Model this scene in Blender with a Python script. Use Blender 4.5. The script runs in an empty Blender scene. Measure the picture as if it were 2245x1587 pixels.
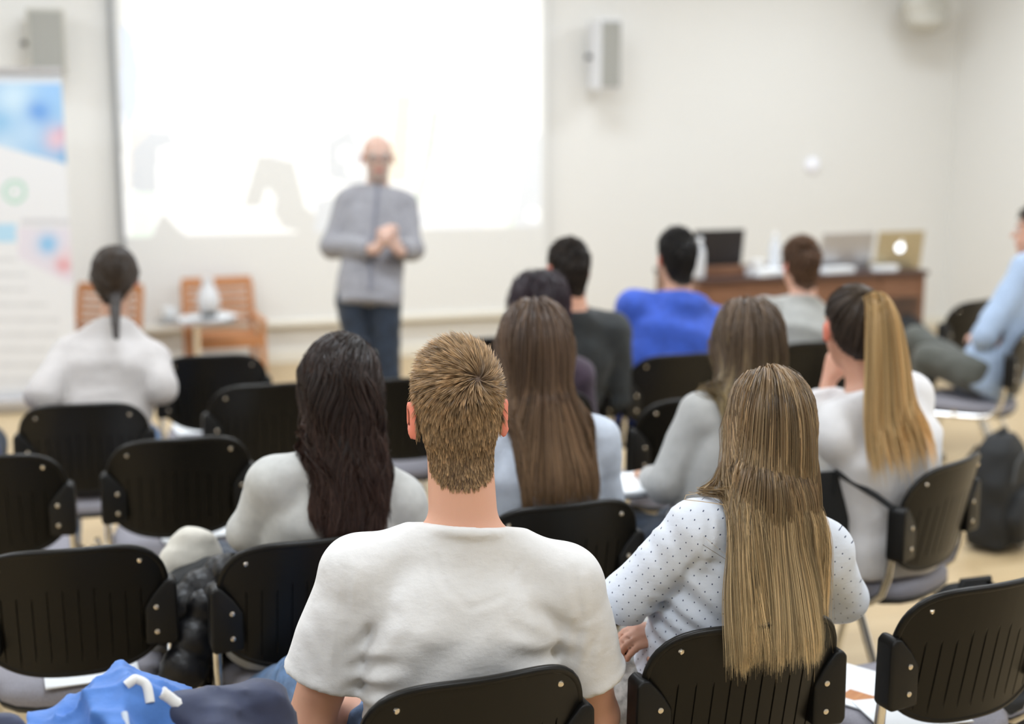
import bpy, bmesh, math, random
import numpy as np
from mathutils import Vector, Matrix, Euler
rng = np.random.default_rng(7)
random.seed(7)
scene = bpy.context.scene
COL = scene.collection
FW, FH, FPX = 2245.0, 1587.0, 3000.0
CAM_H, PITCH = 1.75, math.radians(10.3)
SP, CP = math.sin(PITCH), math.cos(PITCH)
# ------------------------------------------------------------------ camera
cam_data = bpy.data.cameras.new('camera')
cam_data.sensor_width = 36.0
cam_data.lens = FPX / FW * 36.0
cam_data.dof.use_dof = True
cam_data.dof.focus_distance = 2.50
cam_data.dof.aperture_fstop = 1.75
cam = bpy.data.objects.new('camera', cam_data)
COL.objects.link(cam)
cam.location = (0, 0, CAM_H)
cam.rotation_euler = (math.pi / 2 - PITCH, 0, 0)
scene.camera = cam
# ------------------------------------------------------------------ world, exposure
world = bpy.data.worlds.new('world'); scene.world = world
world.use_nodes = True
world.node_tree.nodes['Background'].inputs[0].default_value = (1, 0.99, 0.97, 1)
world.node_tree.nodes['Background'].inputs[1].default_value = 0.1
vs = scene.view_settings
vs.view_transform = 'Standard'; vs.look = 'None'; vs.gamma = 1.0; vs.exposure = 0.20
vs.use_curve_mapping = False
scene.cycles.use_denoising = True
scene.cycles.max_bounces = 6
scene.cycles.diffuse_bounces = 4
scene.cycles.caustics_reflective = False
scene.cycles.caustics_refractive = False
scene.cycles.sample_clamp_indirect = 4.0
# room frame: rotated against the camera
RA = math.radians(18.0)
CR, SR = math.cos(RA), math.sin(RA)
ROOM_Y1, ROOM_X1, ROOM_X0, ROOM_Y0, ROOM_Z = 9.66, 6.93, -3.6, -3.0, 3.25
def room(rx, ry, z=0.0):
    return Vector((rx * CR - ry * SR, rx * SR + ry * CR, z))
LAMP_ROWS = ((0.8, 21.0), (3.2, 27.0), (5.6, 31.0), (8.0, 23.0))
def ceiling_lamps():
    k = 0
    for i, rx in enumerate((-1.9, 0.5, 2.9, 5.3)):
        for ry, watt in LAMP_ROWS:
            ld = bpy.data.lights.new('ceiling_lamp_light', 'AREA')
            ld.shape = 'RECTANGLE'; ld.size = 1.15; ld.size_y = 0.55
            ld.energy = watt; ld.color = (0.80, 0.893, 1.0)
            lo = bpy.data.objects.new('ceiling_lamp_light', ld); COL.objects.link(lo)
            lo.location = room(rx, ry, ROOM_Z - 0.065); lo.rotation_euler = (0, 0, RA)
ceiling_lamps()

# ------------------------------------------------------------------ pixel geometry (photo measurements -> metres)
def P(px, py, d):
    r, v = (px - FW / 2) / FPX, (py - FH / 2) / FPX
    return Vector((r * d, d * (CP - v * SP), CAM_H - d * (SP + v * CP)))
def Pz(px, py, z):
    v = (py - FH / 2) / FPX
    return P(px, py, (CAM_H - z) / (SP + v * CP))
def to_px(p):
    x, y, z = p[0], p[1], p[2] - CAM_H
    d = y * CP - z * SP
    v = (-z * CP - y * SP) / d
    return FW / 2 + FPX * x / d, FH / 2 + FPX * v

# ------------------------------------------------------------------ object helpers
def link(o, parent=None):
    COL.objects.link(o)
    if parent is not None: o.parent = parent
    return o
def tag(o, label=None, cat=None, group=None, kind=None):
    if label: o['label'] = label
    if cat: o['category'] = cat
    if group: o['group'] = group
    if kind: o['kind'] = kind
    return o
def thing(name, label, cat, loc=(0, 0, 0), rz=0.0, group=None):
    o = bpy.data.objects.new(name, None); o.empty_display_size = 0.1
    COL.objects.link(o)
    o.location = loc; o.rotation_euler = (0, 0, rz)
    return tag(o, label, cat, group)
def fast_mesh(name, verts, faces, smooth=True, cols=None, uv=None):
    """verts (n,3), faces (m,k) with one k"""
    verts = np.ascontiguousarray(verts, dtype=np.float32); faces = np.ascontiguousarray(faces, dtype=np.int32)
    me = bpy.data.meshes.new(name)
    n, (m, k) = len(verts), faces.shape
    me.vertices.add(n); me.vertices.foreach_set('co', verts.ravel())
    me.loops.add(m * k); me.loops.foreach_set('vertex_index', faces.ravel())
    me.polygons.add(m)
    me.polygons.foreach_set('loop_start', np.arange(0, m * k, k, dtype=np.int32))
    me.polygons.foreach_set('use_smooth', np.full(m, smooth, dtype=bool))
    if cols is not None:
        a = me.color_attributes.new('Col', 'FLOAT_COLOR', 'POINT')
        c4 = np.ones((n, 4), dtype=np.float32); c4[:, :3] = cols
        a.data.foreach_set('color', c4.ravel())
    if uv is not None:
        a = me.attributes.new('flat', 'FLOAT_VECTOR', 'POINT')
        a.data.foreach_set('vector', np.ascontiguousarray(uv, dtype=np.float32).ravel())
    me.update(calc_edges=True); me.validate()
    return me
def mesh_obj(name, me, mat, parent=None):
    o = bpy.data.objects.new(name, me)
    if mat is not None and len(me.materials) == 0: me.materials.append(mat)
    return link(o, parent)
class MB:
    """collects plain shapes into one mesh"""
    def __init__(s): s.v, s.f = [], []
    def add(s, vs, fs):
        b = len(s.v); s.v += [tuple(x) for x in vs]; s.f += [tuple(i + b for i in f) for f in fs]; return s
    def box(s, c, d, R=None):
        hx, hy, hz = d[0] / 2, d[1] / 2, d[2] / 2
        vs = [Vector((x, y, z)) for x in (-hx, hx) for y in (-hy, hy) for z in (-hz, hz)]
        if R is not None: vs = [R @ q for q in vs]
        c = Vector(c)
        return s.add([q + c for q in vs], [(0, 1, 3, 2), (4, 6, 7, 5), (0, 4, 5, 1), (2, 3, 7, 6), (0, 2, 6, 4), (1, 5, 7, 3)])
    def tube(s, pts, r, n=10, sq=1.0, cap=True):
        pts = [Vector(p) for p in pts]; rs = r if isinstance(r, (list, tuple)) else [r] * len(pts)
        b = len(s.v); up = None
        for i, p in enumerate(pts):
            t = (pts[min(i + 1, len(pts) - 1)] - pts[max(i - 1, 0)]).normalized()
            if up is None:
                up = Vector((0, 0, 1)) if abs(t.z) < 0.9 else Vector((1, 0, 0))
            a = t.cross(up).normalized(); bb = a.cross(t).normalized(); up = bb
            for k in range(n):
                th = 2 * math.pi * k / n
                s.v.append(tuple(p + a * (math.cos(th) * rs[i]) + bb * (math.sin(th) * rs[i] * sq)))
        for i in range(len(pts) - 1):
            for k in range(n):
                q = b + i * n
                s.f.append((q + k, q + (k + 1) % n, q + n + (k + 1) % n, q + n + k))
        if cap:
            s.f.append(tuple(b + k for k in range(n))[::-1]); q = b + (len(pts) - 1) * n
            s.f.append(tuple(q + k for k in range(n)))
        return s
    def prism(s, poly, y0, y1):
        """poly in x,z, extruded along y"""
        n = len(poly); b = [(x, y0, z) for x, z in poly] + [(x, y1, z) for x, z in poly]
        fs = [tuple(range(n)), tuple(range(2 * n - 1, n - 1, -1))] + [(i, i + n, (i + 1) % n + n, (i + 1) % n) for i in range(n)]
        return s.add(b, fs)
    def lathe(s, prof, n=20, c=(0, 0, 0)):
        b = len(s.v); c = Vector(c)
        for r, z in prof:
            for k in range(n):
                th = 2 * math.pi * k / n
                s.v.append((c.x + r * math.cos(th), c.y + r * math.sin(th), c.z + z))
        for i in range(len(prof) - 1):
            for k in range(n):
                q = b + i * n
                s.f.append((q + k, q + (k + 1) % n, q + n + (k + 1) % n, q + n + k))
        s.f.append(tuple(b + k for k in range(n))[::-1]); q = b + (len(prof) - 1) * n
        s.f.append(tuple(q + k for k in range(n)))
        return s
    def mesh(s, name, smooth=False, bevel=0.0, seg=2, angle=40):
        me = bpy.data.meshes.new(name); me.from_pydata(s.v, [], s.f); me.update()
        bm = bmesh.new(); bm.from_mesh(me); bmesh.ops.recalc_face_normals(bm, faces=bm.faces)
        if bevel > 0:
            es = [e for e in bm.edges if len(e.link_faces) == 2 and e.calc_face_angle(0) > math.radians(angle)]
            bmesh.ops.bevel(bm, geom=es, offset=bevel, segments=seg, affect='EDGES', profile=0.5)
        for f in bm.faces: f.smooth = smooth
        bm.to_mesh(me); bm.free()
        if smooth: me.set_sharp_from_angle(angle=math.radians(48))
        return me
    def build(s, name, mat, parent=None, **k): return mesh_obj(name, s.mesh(name, **k), mat, parent)

# ------------------------------------------------------------------ materials
def new_mat(name, col, rough=0.5, metal=0.0, **kw):
    m = bpy.data.materials.new(name); m.use_nodes = True
    b = m.node_tree.nodes['Principled BSDF']
    b.inputs['Base Color'].default_value = (*col, 1); b.inputs['Roughness'].default_value = rough
    b.inputs['Metallic'].default_value = metal
    for k, v in kw.items(): b.inputs[k].default_value = v
    return m
def nodes(m): return m.node_tree.nodes, m.node_tree.links, m.node_tree.nodes['Principled BSDF']
def vary(m, c1, c2, scale=20.0, detail=4.0, stretch=(1, 1, 1), lo=0.35, hi=0.65, attr=None):
    """noise between two colours"""
    N, L, b = nodes(m)
    tc = N.new('ShaderNodeTexCoord'); mp = N.new('ShaderNodeMapping'); mp.inputs['Scale'].default_value = stretch
    nz = N.new('ShaderNodeTexNoise'); nz.inputs['Scale'].default_value = scale; nz.inputs['Detail'].default_value = detail
    cr = N.new('ShaderNodeValToRGB'); cr.color_ramp.elements[0].position = lo; cr.color_ramp.elements[1].position = hi
    cr.color_ramp.elements[0].color = (*c1, 1); cr.color_ramp.elements[1].color = (*c2, 1)
    L.new(tc.outputs['Object'], mp.inputs[0]); L.new(mp.outputs[0], nz.inputs['Vector']); L.new(nz.outputs['Fac'], cr.inputs[0])
    L.new(cr.outputs[0], b.inputs['Base Color'])
    return m
def bump(m, scale, strength, dist=0.01, detail=3.0, stretch=(1, 1, 1)):
    N, L, b = nodes(m)
    tc = N.new('ShaderNodeTexCoord'); mp = N.new('ShaderNodeMapping'); mp.inputs['Scale'].default_value = stretch
    nz = N.new('ShaderNodeTexNoise'); nz.inputs['Scale'].default_value = scale; nz.inputs['Detail'].default_value = detail
    bp = N.new('ShaderNodeBump'); bp.inputs['Strength'].default_value = strength; bp.inputs['Distance'].default_value = dist
    L.new(tc.outputs['Object'], mp.inputs[0]); L.new(mp.outputs[0], nz.inputs['Vector']); L.new(nz.outputs['Fac'], bp.inputs['Height'])
    pre = b.inputs['Normal'].links
    if pre: L.new(pre[0].from_socket, bp.inputs['Normal'])
    L.new(bp.outputs[0], b.inputs['Normal'])
    return m
def attr_col(m, name='Col'):
    N, L, b = nodes(m)
    a = N.new('ShaderNodeAttribute'); a.attribute_name = name
    L.new(a.outputs['Color'], b.inputs['Base Color']); return m
M = {}
M['wall'] = bump(new_mat('wall_paint', (0.83, 0.82, 0.79), 0.7), 60, 0.05)
M['ceiling'] = new_mat('ceiling_paint', (0.85, 0.85, 0.84), 0.8)
M['skirting'] = new_mat('skirting_paint', (0.86, 0.83, 0.74), 0.5)
M['floor'] = new_mat('wood_floor', (0.62, 0.46, 0.26), 0.38)
def floor_nodes():
    m = M['floor']; N, L, b = nodes(m)
    tc = N.new('ShaderNodeTexCoord'); br = N.new('ShaderNodeTexBrick')
    br.offset = 0.37; br.inputs['Scale'].default_value = 1.0
    br.inputs['Brick Width'].default_value = 1.1; br.inputs['Row Height'].default_value = 0.09
    br.inputs['Mortar Size'].default_value = 0.0012; br.inputs['Bias'].default_value = 0.0
    br.inputs['Color1'].default_value = (0.66, 0.50, 0.29, 1); br.inputs['Color2'].default_value = (0.60, 0.44, 0.245, 1)
    br.inputs['Mortar'].default_value = (0.40, 0.28, 0.14, 1)
    nz = N.new('ShaderNodeTexNoise'); nz.inputs['Scale'].default_value = 6; nz.inputs['Detail'].default_value = 5
    mp = N.new('ShaderNodeMapping'); mp.inputs['Scale'].default_value = (1, 14, 1)
    mx = N.new('ShaderNodeMixRGB'); mx.blend_type = 'MULTIPLY'; mx.inputs[0].default_value = 0.25
    L.new(tc.outputs['Object'], br.inputs['Vector']); L.new(tc.outputs['Object'], mp.inputs[0]); L.new(mp.outputs[0], nz.inputs['Vector'])
    L.new(br.outputs['Color'], mx.inputs[1]); L.new(nz.outputs['Fac'], mx.inputs[2]); L.new(mx.outputs[0], b.inputs['Base Color'])
floor_nodes()
M['black_plastic'] = bump(new_mat('black_plastic', (0.0055, 0.0048, 0.0035), 0.36, **{'Specular IOR Level': 0.32}), 900, 0.06, 0.002)
M['black_bracket'] = bump(new_mat('black_bracket_plastic', (0.006, 0.0058, 0.0055), 0.42, **{'Specular IOR Level': 0.35}), 700, 0.08, 0.002)
M['chrome'] = new_mat('chrome', (0.86, 0.85, 0.83), 0.10, 1.0)
M['bolt'] = new_mat('nickel_bolt', (0.82, 0.76, 0.66), 0.22, 1.0)
M['rubber'] = new_mat('black_rubber', (0.012, 0.012, 0.012), 0.7)
M['seat'] = bump(vary(new_mat('grey_seat_fabric', (0.25, 0.24, 0.27), 0.85), (0.235, 0.225, 0.25), (0.30, 0.29, 0.325), 320), 500, 0.25, 0.003)
M['paper'] = new_mat('white_paper', (0.86, 0.88, 0.90), 0.6)
M['paper_blue'] = new_mat('printed_paper', (0.30, 0.52, 0.80), 0.5)
M['hair'] = attr_col(new_mat('hair_strands', (0.3, 0.2, 0.1), 0.38, **{'Specular IOR Level': 0.45}))
def translucent_hair():
    m = M['hair']; N, L, b = nodes(m); out = N['Material Output']
    t = N.new('ShaderNodeBsdfTranslucent'); mx = N.new('ShaderNodeMixShader'); mx.inputs[0].default_value = 0.30
    L.new(b.inputs['Base Color'].links[0].from_socket, t.inputs['Color'])
    L.new(b.outputs[0], mx.inputs[1]); L.new(t.outputs[0], mx.inputs[2]); L.new(mx.outputs[0], out.inputs['Surface'])
translucent_hair()
M['eye'] = new_mat('eye_white', (0.75, 0.74, 0.72), 0.2)
M['iris'] = new_mat('dark_iris', (0.03, 0.02, 0.015), 0.2)
M['skin'] = attr_col(new_mat('skin', (0.6, 0.36, 0.25), 0.5, **{'Subsurface Weight': 0.12, 'Subsurface Scale': 0.01}))
bump(M['skin'], 500, 0.08, 0.002)
def cloth(name, c, rough=0.85, var=0.07, weave=900, wst=0.25, crease=None, sheen=0.15):
    m = new_mat(name, c, rough, **{'Sheen Weight': sheen})
    vary(m, tuple(x * (1 - var) for x in c), tuple(min(1, x * (1 + var)) for x in c), 40)
    bump(m, weave, wst, 0.002)
    if crease: bump(m, crease[0], crease[1], 0.02, 4.0, crease[2])
    return m
M['white_tee'] = cloth('white_cotton_jersey', (0.79, 0.78, 0.77), var=0.015, crease=(11, 0.30, (1, 1, 1.6)))
M['grey_knit'] = cloth('light_grey_knit', (0.52, 0.52, 0.50), var=0.06, weave=350, wst=0.35)
M['pale_blue'] = cloth('pale_blue_cotton', (0.56, 0.62, 0.72), var=0.05, crease=(10, 0.3, (1, 1, 1.5)))
M['grey_cardigan'] = cloth('grey_jersey', (0.42, 0.42, 0.41), var=0.05)
M['white_top'] = cloth('white_loose_cotton', (0.80, 0.79, 0.80), var=0.02, crease=(8, 0.3, (1.6, 1, 1)))
M['grey_tee'] = cloth('grey_melange_jersey', (0.36, 0.36, 0.34), var=0.08)
M['blue_fleece'] = cloth('royal_blue_fleece', (0.035, 0.095, 0.50), var=0.15)
M['black_jacket'] = cloth('charcoal_jacket', (0.022, 0.026, 0.028), var=0.2)
M['plum_top'] = cloth('dark_plum_knit', (0.05, 0.03, 0.05), var=0.2)
M['blouse'] = cloth('white_blouse', (0.53, 0.50, 0.485), var=0.03, crease=(12, 0.3, (0.6, 1, 2.5)))
M['shirt_grey'] = cloth('grey_chambray', (0.27, 0.265, 0.285), var=0.1)
M['shirt_blue'] = cloth('light_blue_shirt', (0.36, 0.46, 0.62), var=0.06)
M['navy'] = cloth('navy_cotton', (0.02, 0.035, 0.15), var=0.15)
M['denim'] = cloth('blue_denim', (0.10, 0.18, 0.33), var=0.25, crease=(14, 0.5, (1, 1, 1)))
M['dark_denim'] = cloth('dark_denim', (0.016, 0.026, 0.045), var=0.3)
M['olive'] = cloth('olive_grey_trousers', (0.085, 0.088, 0.075), var=0.12)
M['dark_trousers'] = cloth('black_trousers', (0.018, 0.018, 0.022), var=0.2)
M['grey_marl'] = cloth('grey_marl_trousers', (0.36, 0.35, 0.32), var=0.0)
vary(M['grey_marl'], (0.22, 0.215, 0.20), (0.52, 0.51, 0.48), 55, 6)
M['shoe'] = new_mat('dark_shoe', (0.02, 0.02, 0.025), 0.5)
M['puffer'] = bump(new_mat('black_quilted_nylon', (0.006, 0.006, 0.0075), 0.40, **{'Specular IOR Level': 0.4}), 25, 0.4, 0.01)
M['cream'] = cloth('cream_wool', (0.62, 0.59, 0.52), var=0.05)
M['jacket_blue'] = cloth('sky_blue_shell', (0.06, 0.19, 0.56), 0.6, var=0.06, crease=(14, 0.35, (1, 1, 1)))
M['jacket_navy'] = cloth('navy_shell', (0.025, 0.035, 0.085), 0.6, var=0.1)
M['white_trim'] = cloth('white_trim', (0.80, 0.80, 0.80), var=0.02)
M['dot_shirt'] = cloth('dotted_white_shirt', (0.74, 0.79, 0.88), var=0.02, crease=(10, 0.25, (0.7, 1, 2.0)))
def dots():
    m = M['dot_shirt']; N, L, b = nodes(m)
    at = N.new('ShaderNodeAttribute'); at.attribute_name = 'flat'
    outs = []
    for off in ((0, 0, 0), (0.5, 0.5, 0)):
        a = N.new('ShaderNodeVectorMath'); a.operation = 'ADD'; a.inputs[1].default_value = off
        f = N.new('ShaderNodeVectorMath'); f.operation = 'FRACTION'
        s = N.new('ShaderNodeVectorMath'); s.operation = 'SUBTRACT'; s.inputs[1].default_value = (0.5, 0.5, 0)
        ml = N.new('ShaderNodeVectorMath'); ml.operation = 'MULTIPLY'; ml.inputs[1].default_value = (0.030, 0.028, 0)
        ln = N.new('ShaderNodeVectorMath'); ln.operation = 'LENGTH'
        lt = N.new('ShaderNodeMath'); lt.operation = 'LESS_THAN'; lt.inputs[1].default_value = 0.0015
        L.new(at.outputs['Vector'], a.inputs[0]); L.new(a.outputs[0], f.inputs[0]); L.new(f.outputs[0], s.inputs[0])
        L.new(s.outputs[0], ml.inputs[0]); L.new(ml.outputs[0], ln.inputs[0]); L.new(ln.outputs['Value'], lt.inputs[0])
        outs.append(lt)
    ad = N.new('ShaderNodeMath'); ad.operation = 'MAXIMUM'
    L.new(outs[0].outputs[0], ad.inputs[0]); L.new(outs[1].outputs[0], ad.inputs[1])
    mx = N.new('ShaderNodeMixRGB'); mx.inputs[2].default_value = (0.03, 0.05, 0.12, 1)
    src = b.inputs['Base Color'].links[0].from_socket
    L.new(ad.outputs[0], mx.inputs[0]); L.new(src, mx.inputs[1]); L.new(mx.outputs[0], b.inputs['Base Color'])
dots()
M['orange_wood'] = vary(new_mat('orange_beech', (0.50, 0.22, 0.09), 0.45), (0.46, 0.19, 0.075), (0.56, 0.26, 0.11), 8, 4, (1, 12, 12))
M['desk_wood'] = vary(new_mat('walnut_veneer', (0.20, 0.09, 0.05), 0.4), (0.17, 0.075, 0.04), (0.25, 0.12, 0.065), 6, 5, (1, 14, 14))
M['desk_edge'] = new_mat('dark_walnut_edge', (0.075, 0.038, 0.03), 0.4)
M['silver'] = new_mat('aluminium_lid', (0.50, 0.49, 0.50), 0.4, 0.7)
M['gold_lid'] = new_mat('champagne_aluminium_lid', (0.50, 0.42, 0.27), 0.4, 0.6)
M['dark_lid'] = new_mat('black_laptop_lid', (0.014, 0.011, 0.013), 0.5)
M['glow'] = new_mat('glowing_logo', (1, 1, 1), 0.4, **{'Emission Color': (0.85, 0.93, 1, 1), 'Emission Strength': 2.2})
M['beige_plastic'] = new_mat('beige_plastic', (0.56, 0.54, 0.48), 0.6)
M['grille'] = bump(new_mat('beige_grille', (0.36, 0.355, 0.325), 0.7), 400, 0.5, 0.004)
M['white_plastic'] = new_mat('white_plastic', (0.78, 0.79, 0.82), 0.5)
M['dark_grey'] = new_mat('dark_grey_metal', (0.08, 0.085, 0.09), 0.45, 0.4)
M['glass'] = new_mat('clear_glass', (0.92, 0.96, 0.97), 0.03, **{'Transmission Weight': 0.85, 'IOR': 1.3})
M['water'] = new_mat('frosted_bottle', (0.88, 0.91, 0.96), 0.15, **{'Transmission Weight': 0.25, 'IOR': 1.2})
M['leather_brown'] = new_mat('red_brown_leather', (0.13, 0.04, 0.022), 0.45)
M['bag_black'] = bump(new_mat('black_canvas', (0.011, 0.012, 0.013), 0.75), 400, 0.2, 0.003)
M['screen_frame'] = new_mat('grey_screen_edge', (0.30, 0.31, 0.32), 0.6)
M['lamp_emit'] = new_mat('lamp_diffuser', (1, 1, 1), 0.5, **{'Emission Color': (1, 0.97, 0.93, 1), 'Emission Strength': 2.0})
M['placket'] = new_mat('dark_grey_placket', (0.17, 0.17, 0.20), 0.8)
M['spot'] = new_mat('spot_glow', (0.9, 0.9, 0.95), 0.4, **{'Emission Color': (0.80, 0.84, 1, 1), 'Emission Strength': 0.14})
M['red_print'] = new_mat('red_print', (0.45, 0.04, 0.05), 0.5)
M['lens'] = new_mat('spectacle_rim', (0.02, 0.02, 0.02), 0.3)
# ------------------------------------------------------------------ room shell
def room_box(name, x0, x1, y0, y1, z0, z1, mat):
    mb = MB(); mb.box(((x0 + x1) / 2, (y0 + y1) / 2, (z0 + z1) / 2), (x1 - x0, y1 - y0, z1 - z0))
    o = mb.build(name, mat); o.rotation_euler = (0, 0, RA); return tag(o, kind='structure')
X0, X1, Y0, Y1, ZC = ROOM_X0, ROOM_X1, ROOM_Y0, ROOM_Y1, ROOM_Z
tag(room_box('floor', X0, X1, Y0, Y1, -0.1, 0.0, M['floor']), 'pale varnished wooden floor')
tag(room_box('wall_front', X0 - .15, X1 + .15, Y1, Y1 + .15, -0.1, ZC, M['wall']), 'off-white wall behind the projection screen')
tag(room_box('wall_right', X1, X1 + .15, Y0, Y1, -0.1, ZC, M['wall']), 'off-white side wall beside the desk')
tag(room_box('wall_left', X0 - .15, X0, Y0, Y1, -0.1, ZC, M['wall']), 'off-white side wall beyond the banner')
tag(room_box('wall_back', X0 - .15, X1 + .15, Y0 - .15, Y0, -0.1, ZC, M['wall']), 'off-white wall at the rear of the room')
tag(room_box('ceiling', X0 - .15, X1 + .15, Y0 - .15, Y1 + .15, ZC, ZC + .1, M['ceiling']), 'plain white ceiling')
tag(room_box('baseboard_front', X0, X1, Y1 - .018, Y1, 0, 0.085, M['skirting']), 'cream skirting board under the screen wall')
tag(room_box('baseboard_right', X1 - .018, X1, Y0, Y1 - .018, 0, 0.085, M['skirting']), 'cream skirting board along the side wall')
# ceiling lamp housings around the area lights
for i, rx in enumerate((-1.9, 0.5, 2.9, 5.3)):
    for ry, watt in LAMP_ROWS:
        t = thing('ceiling_lamp', 'flat rectangular white ceiling lamp with glowing diffuser', 'lamp', room(rx, ry, ZC), RA, 'rows of flat ceiling lamps')
        mb = MB()
        for sx in (-1, 1): mb.box((sx * .6, 0, -.03), (.03, .63, .06))
        for sy in (-1, 1): mb.box((0, sy * .3, -.03), (1.17, .03, .06))
        mb.build('lamp_frame', M['white_plastic'], t)
        MB().box((0, 0, -.05), (1.17, .57, .012)).build('diffuser', M['lamp_emit'], t)

# ------------------------------------------------------------------ projection screen
def inpoly(x, y, poly):
    c = np.zeros(x.shape, bool); n = len(poly)
    for i in range(n):
        x1, y1 = poly[i]; x2, y2 = poly[(i + 1) % n]
        if y1 == y2: continue
        h = ((y1 > y) != (y2 > y)) & (x < (x2 - x1) * (y - y1) / (y2 - y1) + x1)
        c ^= h
    return c
def wall_at(px, py, off=0.0):
    """point of the plane off metres in front of the front wall"""
    r = P(px, py, 1.0) - Vector((0, 0, CAM_H)); n = Vector((-SR, CR, 0))
    s = (ROOM_Y1 - off) / r.dot(n); q = Vector((0, 0, CAM_H)) + r * s
    return q
def to_room(q): return Vector((q.x * CR + q.y * SR, -q.x * SR + q.y * CR, q.z))
SCR_OFF = 0.07
sc_bl = to_room(wall_at(283, 719, SCR_OFF)); sc_br = to_room(wall_at(1192, 676, SCR_OFF))
SX0, SX1, SZ0, SZ1 = sc_bl.x, sc_br.x + 0.02, (sc_bl.z + sc_br.z) / 2, 2.95
scr = thing('projection_screen', 'large white projection screen with a bright washed-out picture', 'projection screen', room(SX0, Y1 - SCR_OFF, 0), RA)
SWD = SX1 - SX0
nx, nz_ = 230, 170
gx, gz = np.meshgrid(np.linspace(0, SWD, nx), np.linspace(SZ0, SZ1, nz_), indexing='ij')
wx = scr.location.x + gx * CR; wy = scr.location.y + gx * SR
dd = wy * CP - (gz - CAM_H) * SP
PX = FW / 2 + FPX * wx / dd; PY = FH / 2 + FPX * (-(gz - CAM_H) * CP - wy * SP) / dd
pic = np.ones((nx, nz_, 3)) * np.array([1.0, 1.0, 1.0])
def paint(poly, c): pic[inpoly(PX, PY, poly)] = c
def disc(x, y, r, c): pic[(PX - x) ** 2 + (PY - y) ** 2 < r * r] = c
G1, G2, G3 = (.80, .82, .82), (.86, .87, .89), (.90, .91, .93)
paint([(262, 40), (292, 75), (306, 150), (304, 230), (290, 275), (272, 275)], (.86, .89, .96))
paint([(282, 270), (330, 280), (345, 330), (280, 420)], (.93, .91, .90))
paint([(330, 285), (375, 290), (386, 318), (345, 325), (345, 420), (286, 420), (290, 330)], G2)
paint([(285, 420), (350, 425), (330, 520), (286, 520)], (.93, .97, .94))
paint([(358, 465), (410, 520), (330, 520)], G1)
paint([(565, 340), (590, 345), (600, 345), (645, 355), (668, 450), (700, 480), (700, 520), (620, 500), (600, 470), (605, 430), (585, 410), (570, 455), (533, 452)], G1)
paint([(618, 250), (622, 250), (610, 345), (600, 345)], (.90, .92, .97))
disc(642, 148, 10, (.82, .88, .92)); disc(825, 195, 7, (.90, .92, .95)); disc(735, 190, 9, (.95, .95, .97))
paint([(715, 310), (770, 280), (790, 330), (800, 410), (760, 400), (720, 390)], G2)
paint([(690, 440), (760, 430), (780, 520), (690, 520)], G2)
disc(757, 338, 17, (1, 1, 1)); disc(777, 372, 17, (1, 1, 1)); disc(858, 365, 22, (1, 1, 1))
paint([(868, 205), (905, 210), (892, 400), (850, 400)], (.97, .94, .88))
paint([(945, 238), (965, 245), (955, 320), (935, 400), (915, 460), (900, 460), (925, 380)], (.86, .89, .87))
disc(1018, 268, 8, (.84, .86, .86)); disc(1075, 290, 9, (.84, .88, .87))
paint([(1120, 300), (1130, 300), (1125, 500), (1112, 500)], (.91, .95, .92))
paint([(1150, 330), (1195, 280), (1195, 510), (1122, 510)], (.89, .90, .92))
paint([(900, 465), (1000, 455), (1050, 475), (1060, 500), (900, 500)], (.95, .96, .98))
disc(1170, 471, 17, (1, 1, 1))
edge = PY > 519 - (PX - 290) * 24 / 880
mask = np.zeros((nx, nz_)) ; mask[~edge] = 1.0; mask[PX > 1186] = 0; mask[PX < 268] = 0
cols = (np.clip((pic - .85) / .15, .0, 1) * mask[..., None]).reshape(-1, 3)
idx = np.arange(nx * nz_).reshape(nx, nz_)
fc = np.stack([idx[:-1, :-1], idx[1:, :-1], idx[1:, 1:], idx[:-1, 1:]], -1).reshape(-1, 4)
ms = new_mat('projected_picture', (0.82, 0.82, 0.80), 0.75, **{'Emission Strength': 0.36})
_N, _L, _b = nodes(ms); _a = _N.new('ShaderNodeAttribute'); _a.attribute_name = 'Col'; _L.new(_a.outputs['Color'], _b.inputs['Emission Color'])
mesh_obj('screen_surface', fast_mesh('screen_surface', np.stack([gx.ravel(), np.zeros(gx.size), gz.ravel()], 1), fc, True, cols), ms, scr)
MB().box((SWD / 2, .013, (SZ0 + SZ1) / 2), (SWD, .02, SZ1 - SZ0)).build('backing_panel', M['white_plastic'], scr)
MB().box((-.012, .01, (SZ0 + SZ1) / 2), (.03, .05, SZ1 - SZ0)).build('side_rail', M['screen_frame'], scr)
MB().box((SWD / 2, .005, SZ0 - .02), (SWD + .04, .05, .045)).build('bottom_bar', M['skirting'], scr, bevel=.008)
MB().box((SWD / 2, .005, SZ1 + .05), (SWD + .1, .12, .10)).build('roller_case', M['white_plastic'], scr, bevel=.01)

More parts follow.
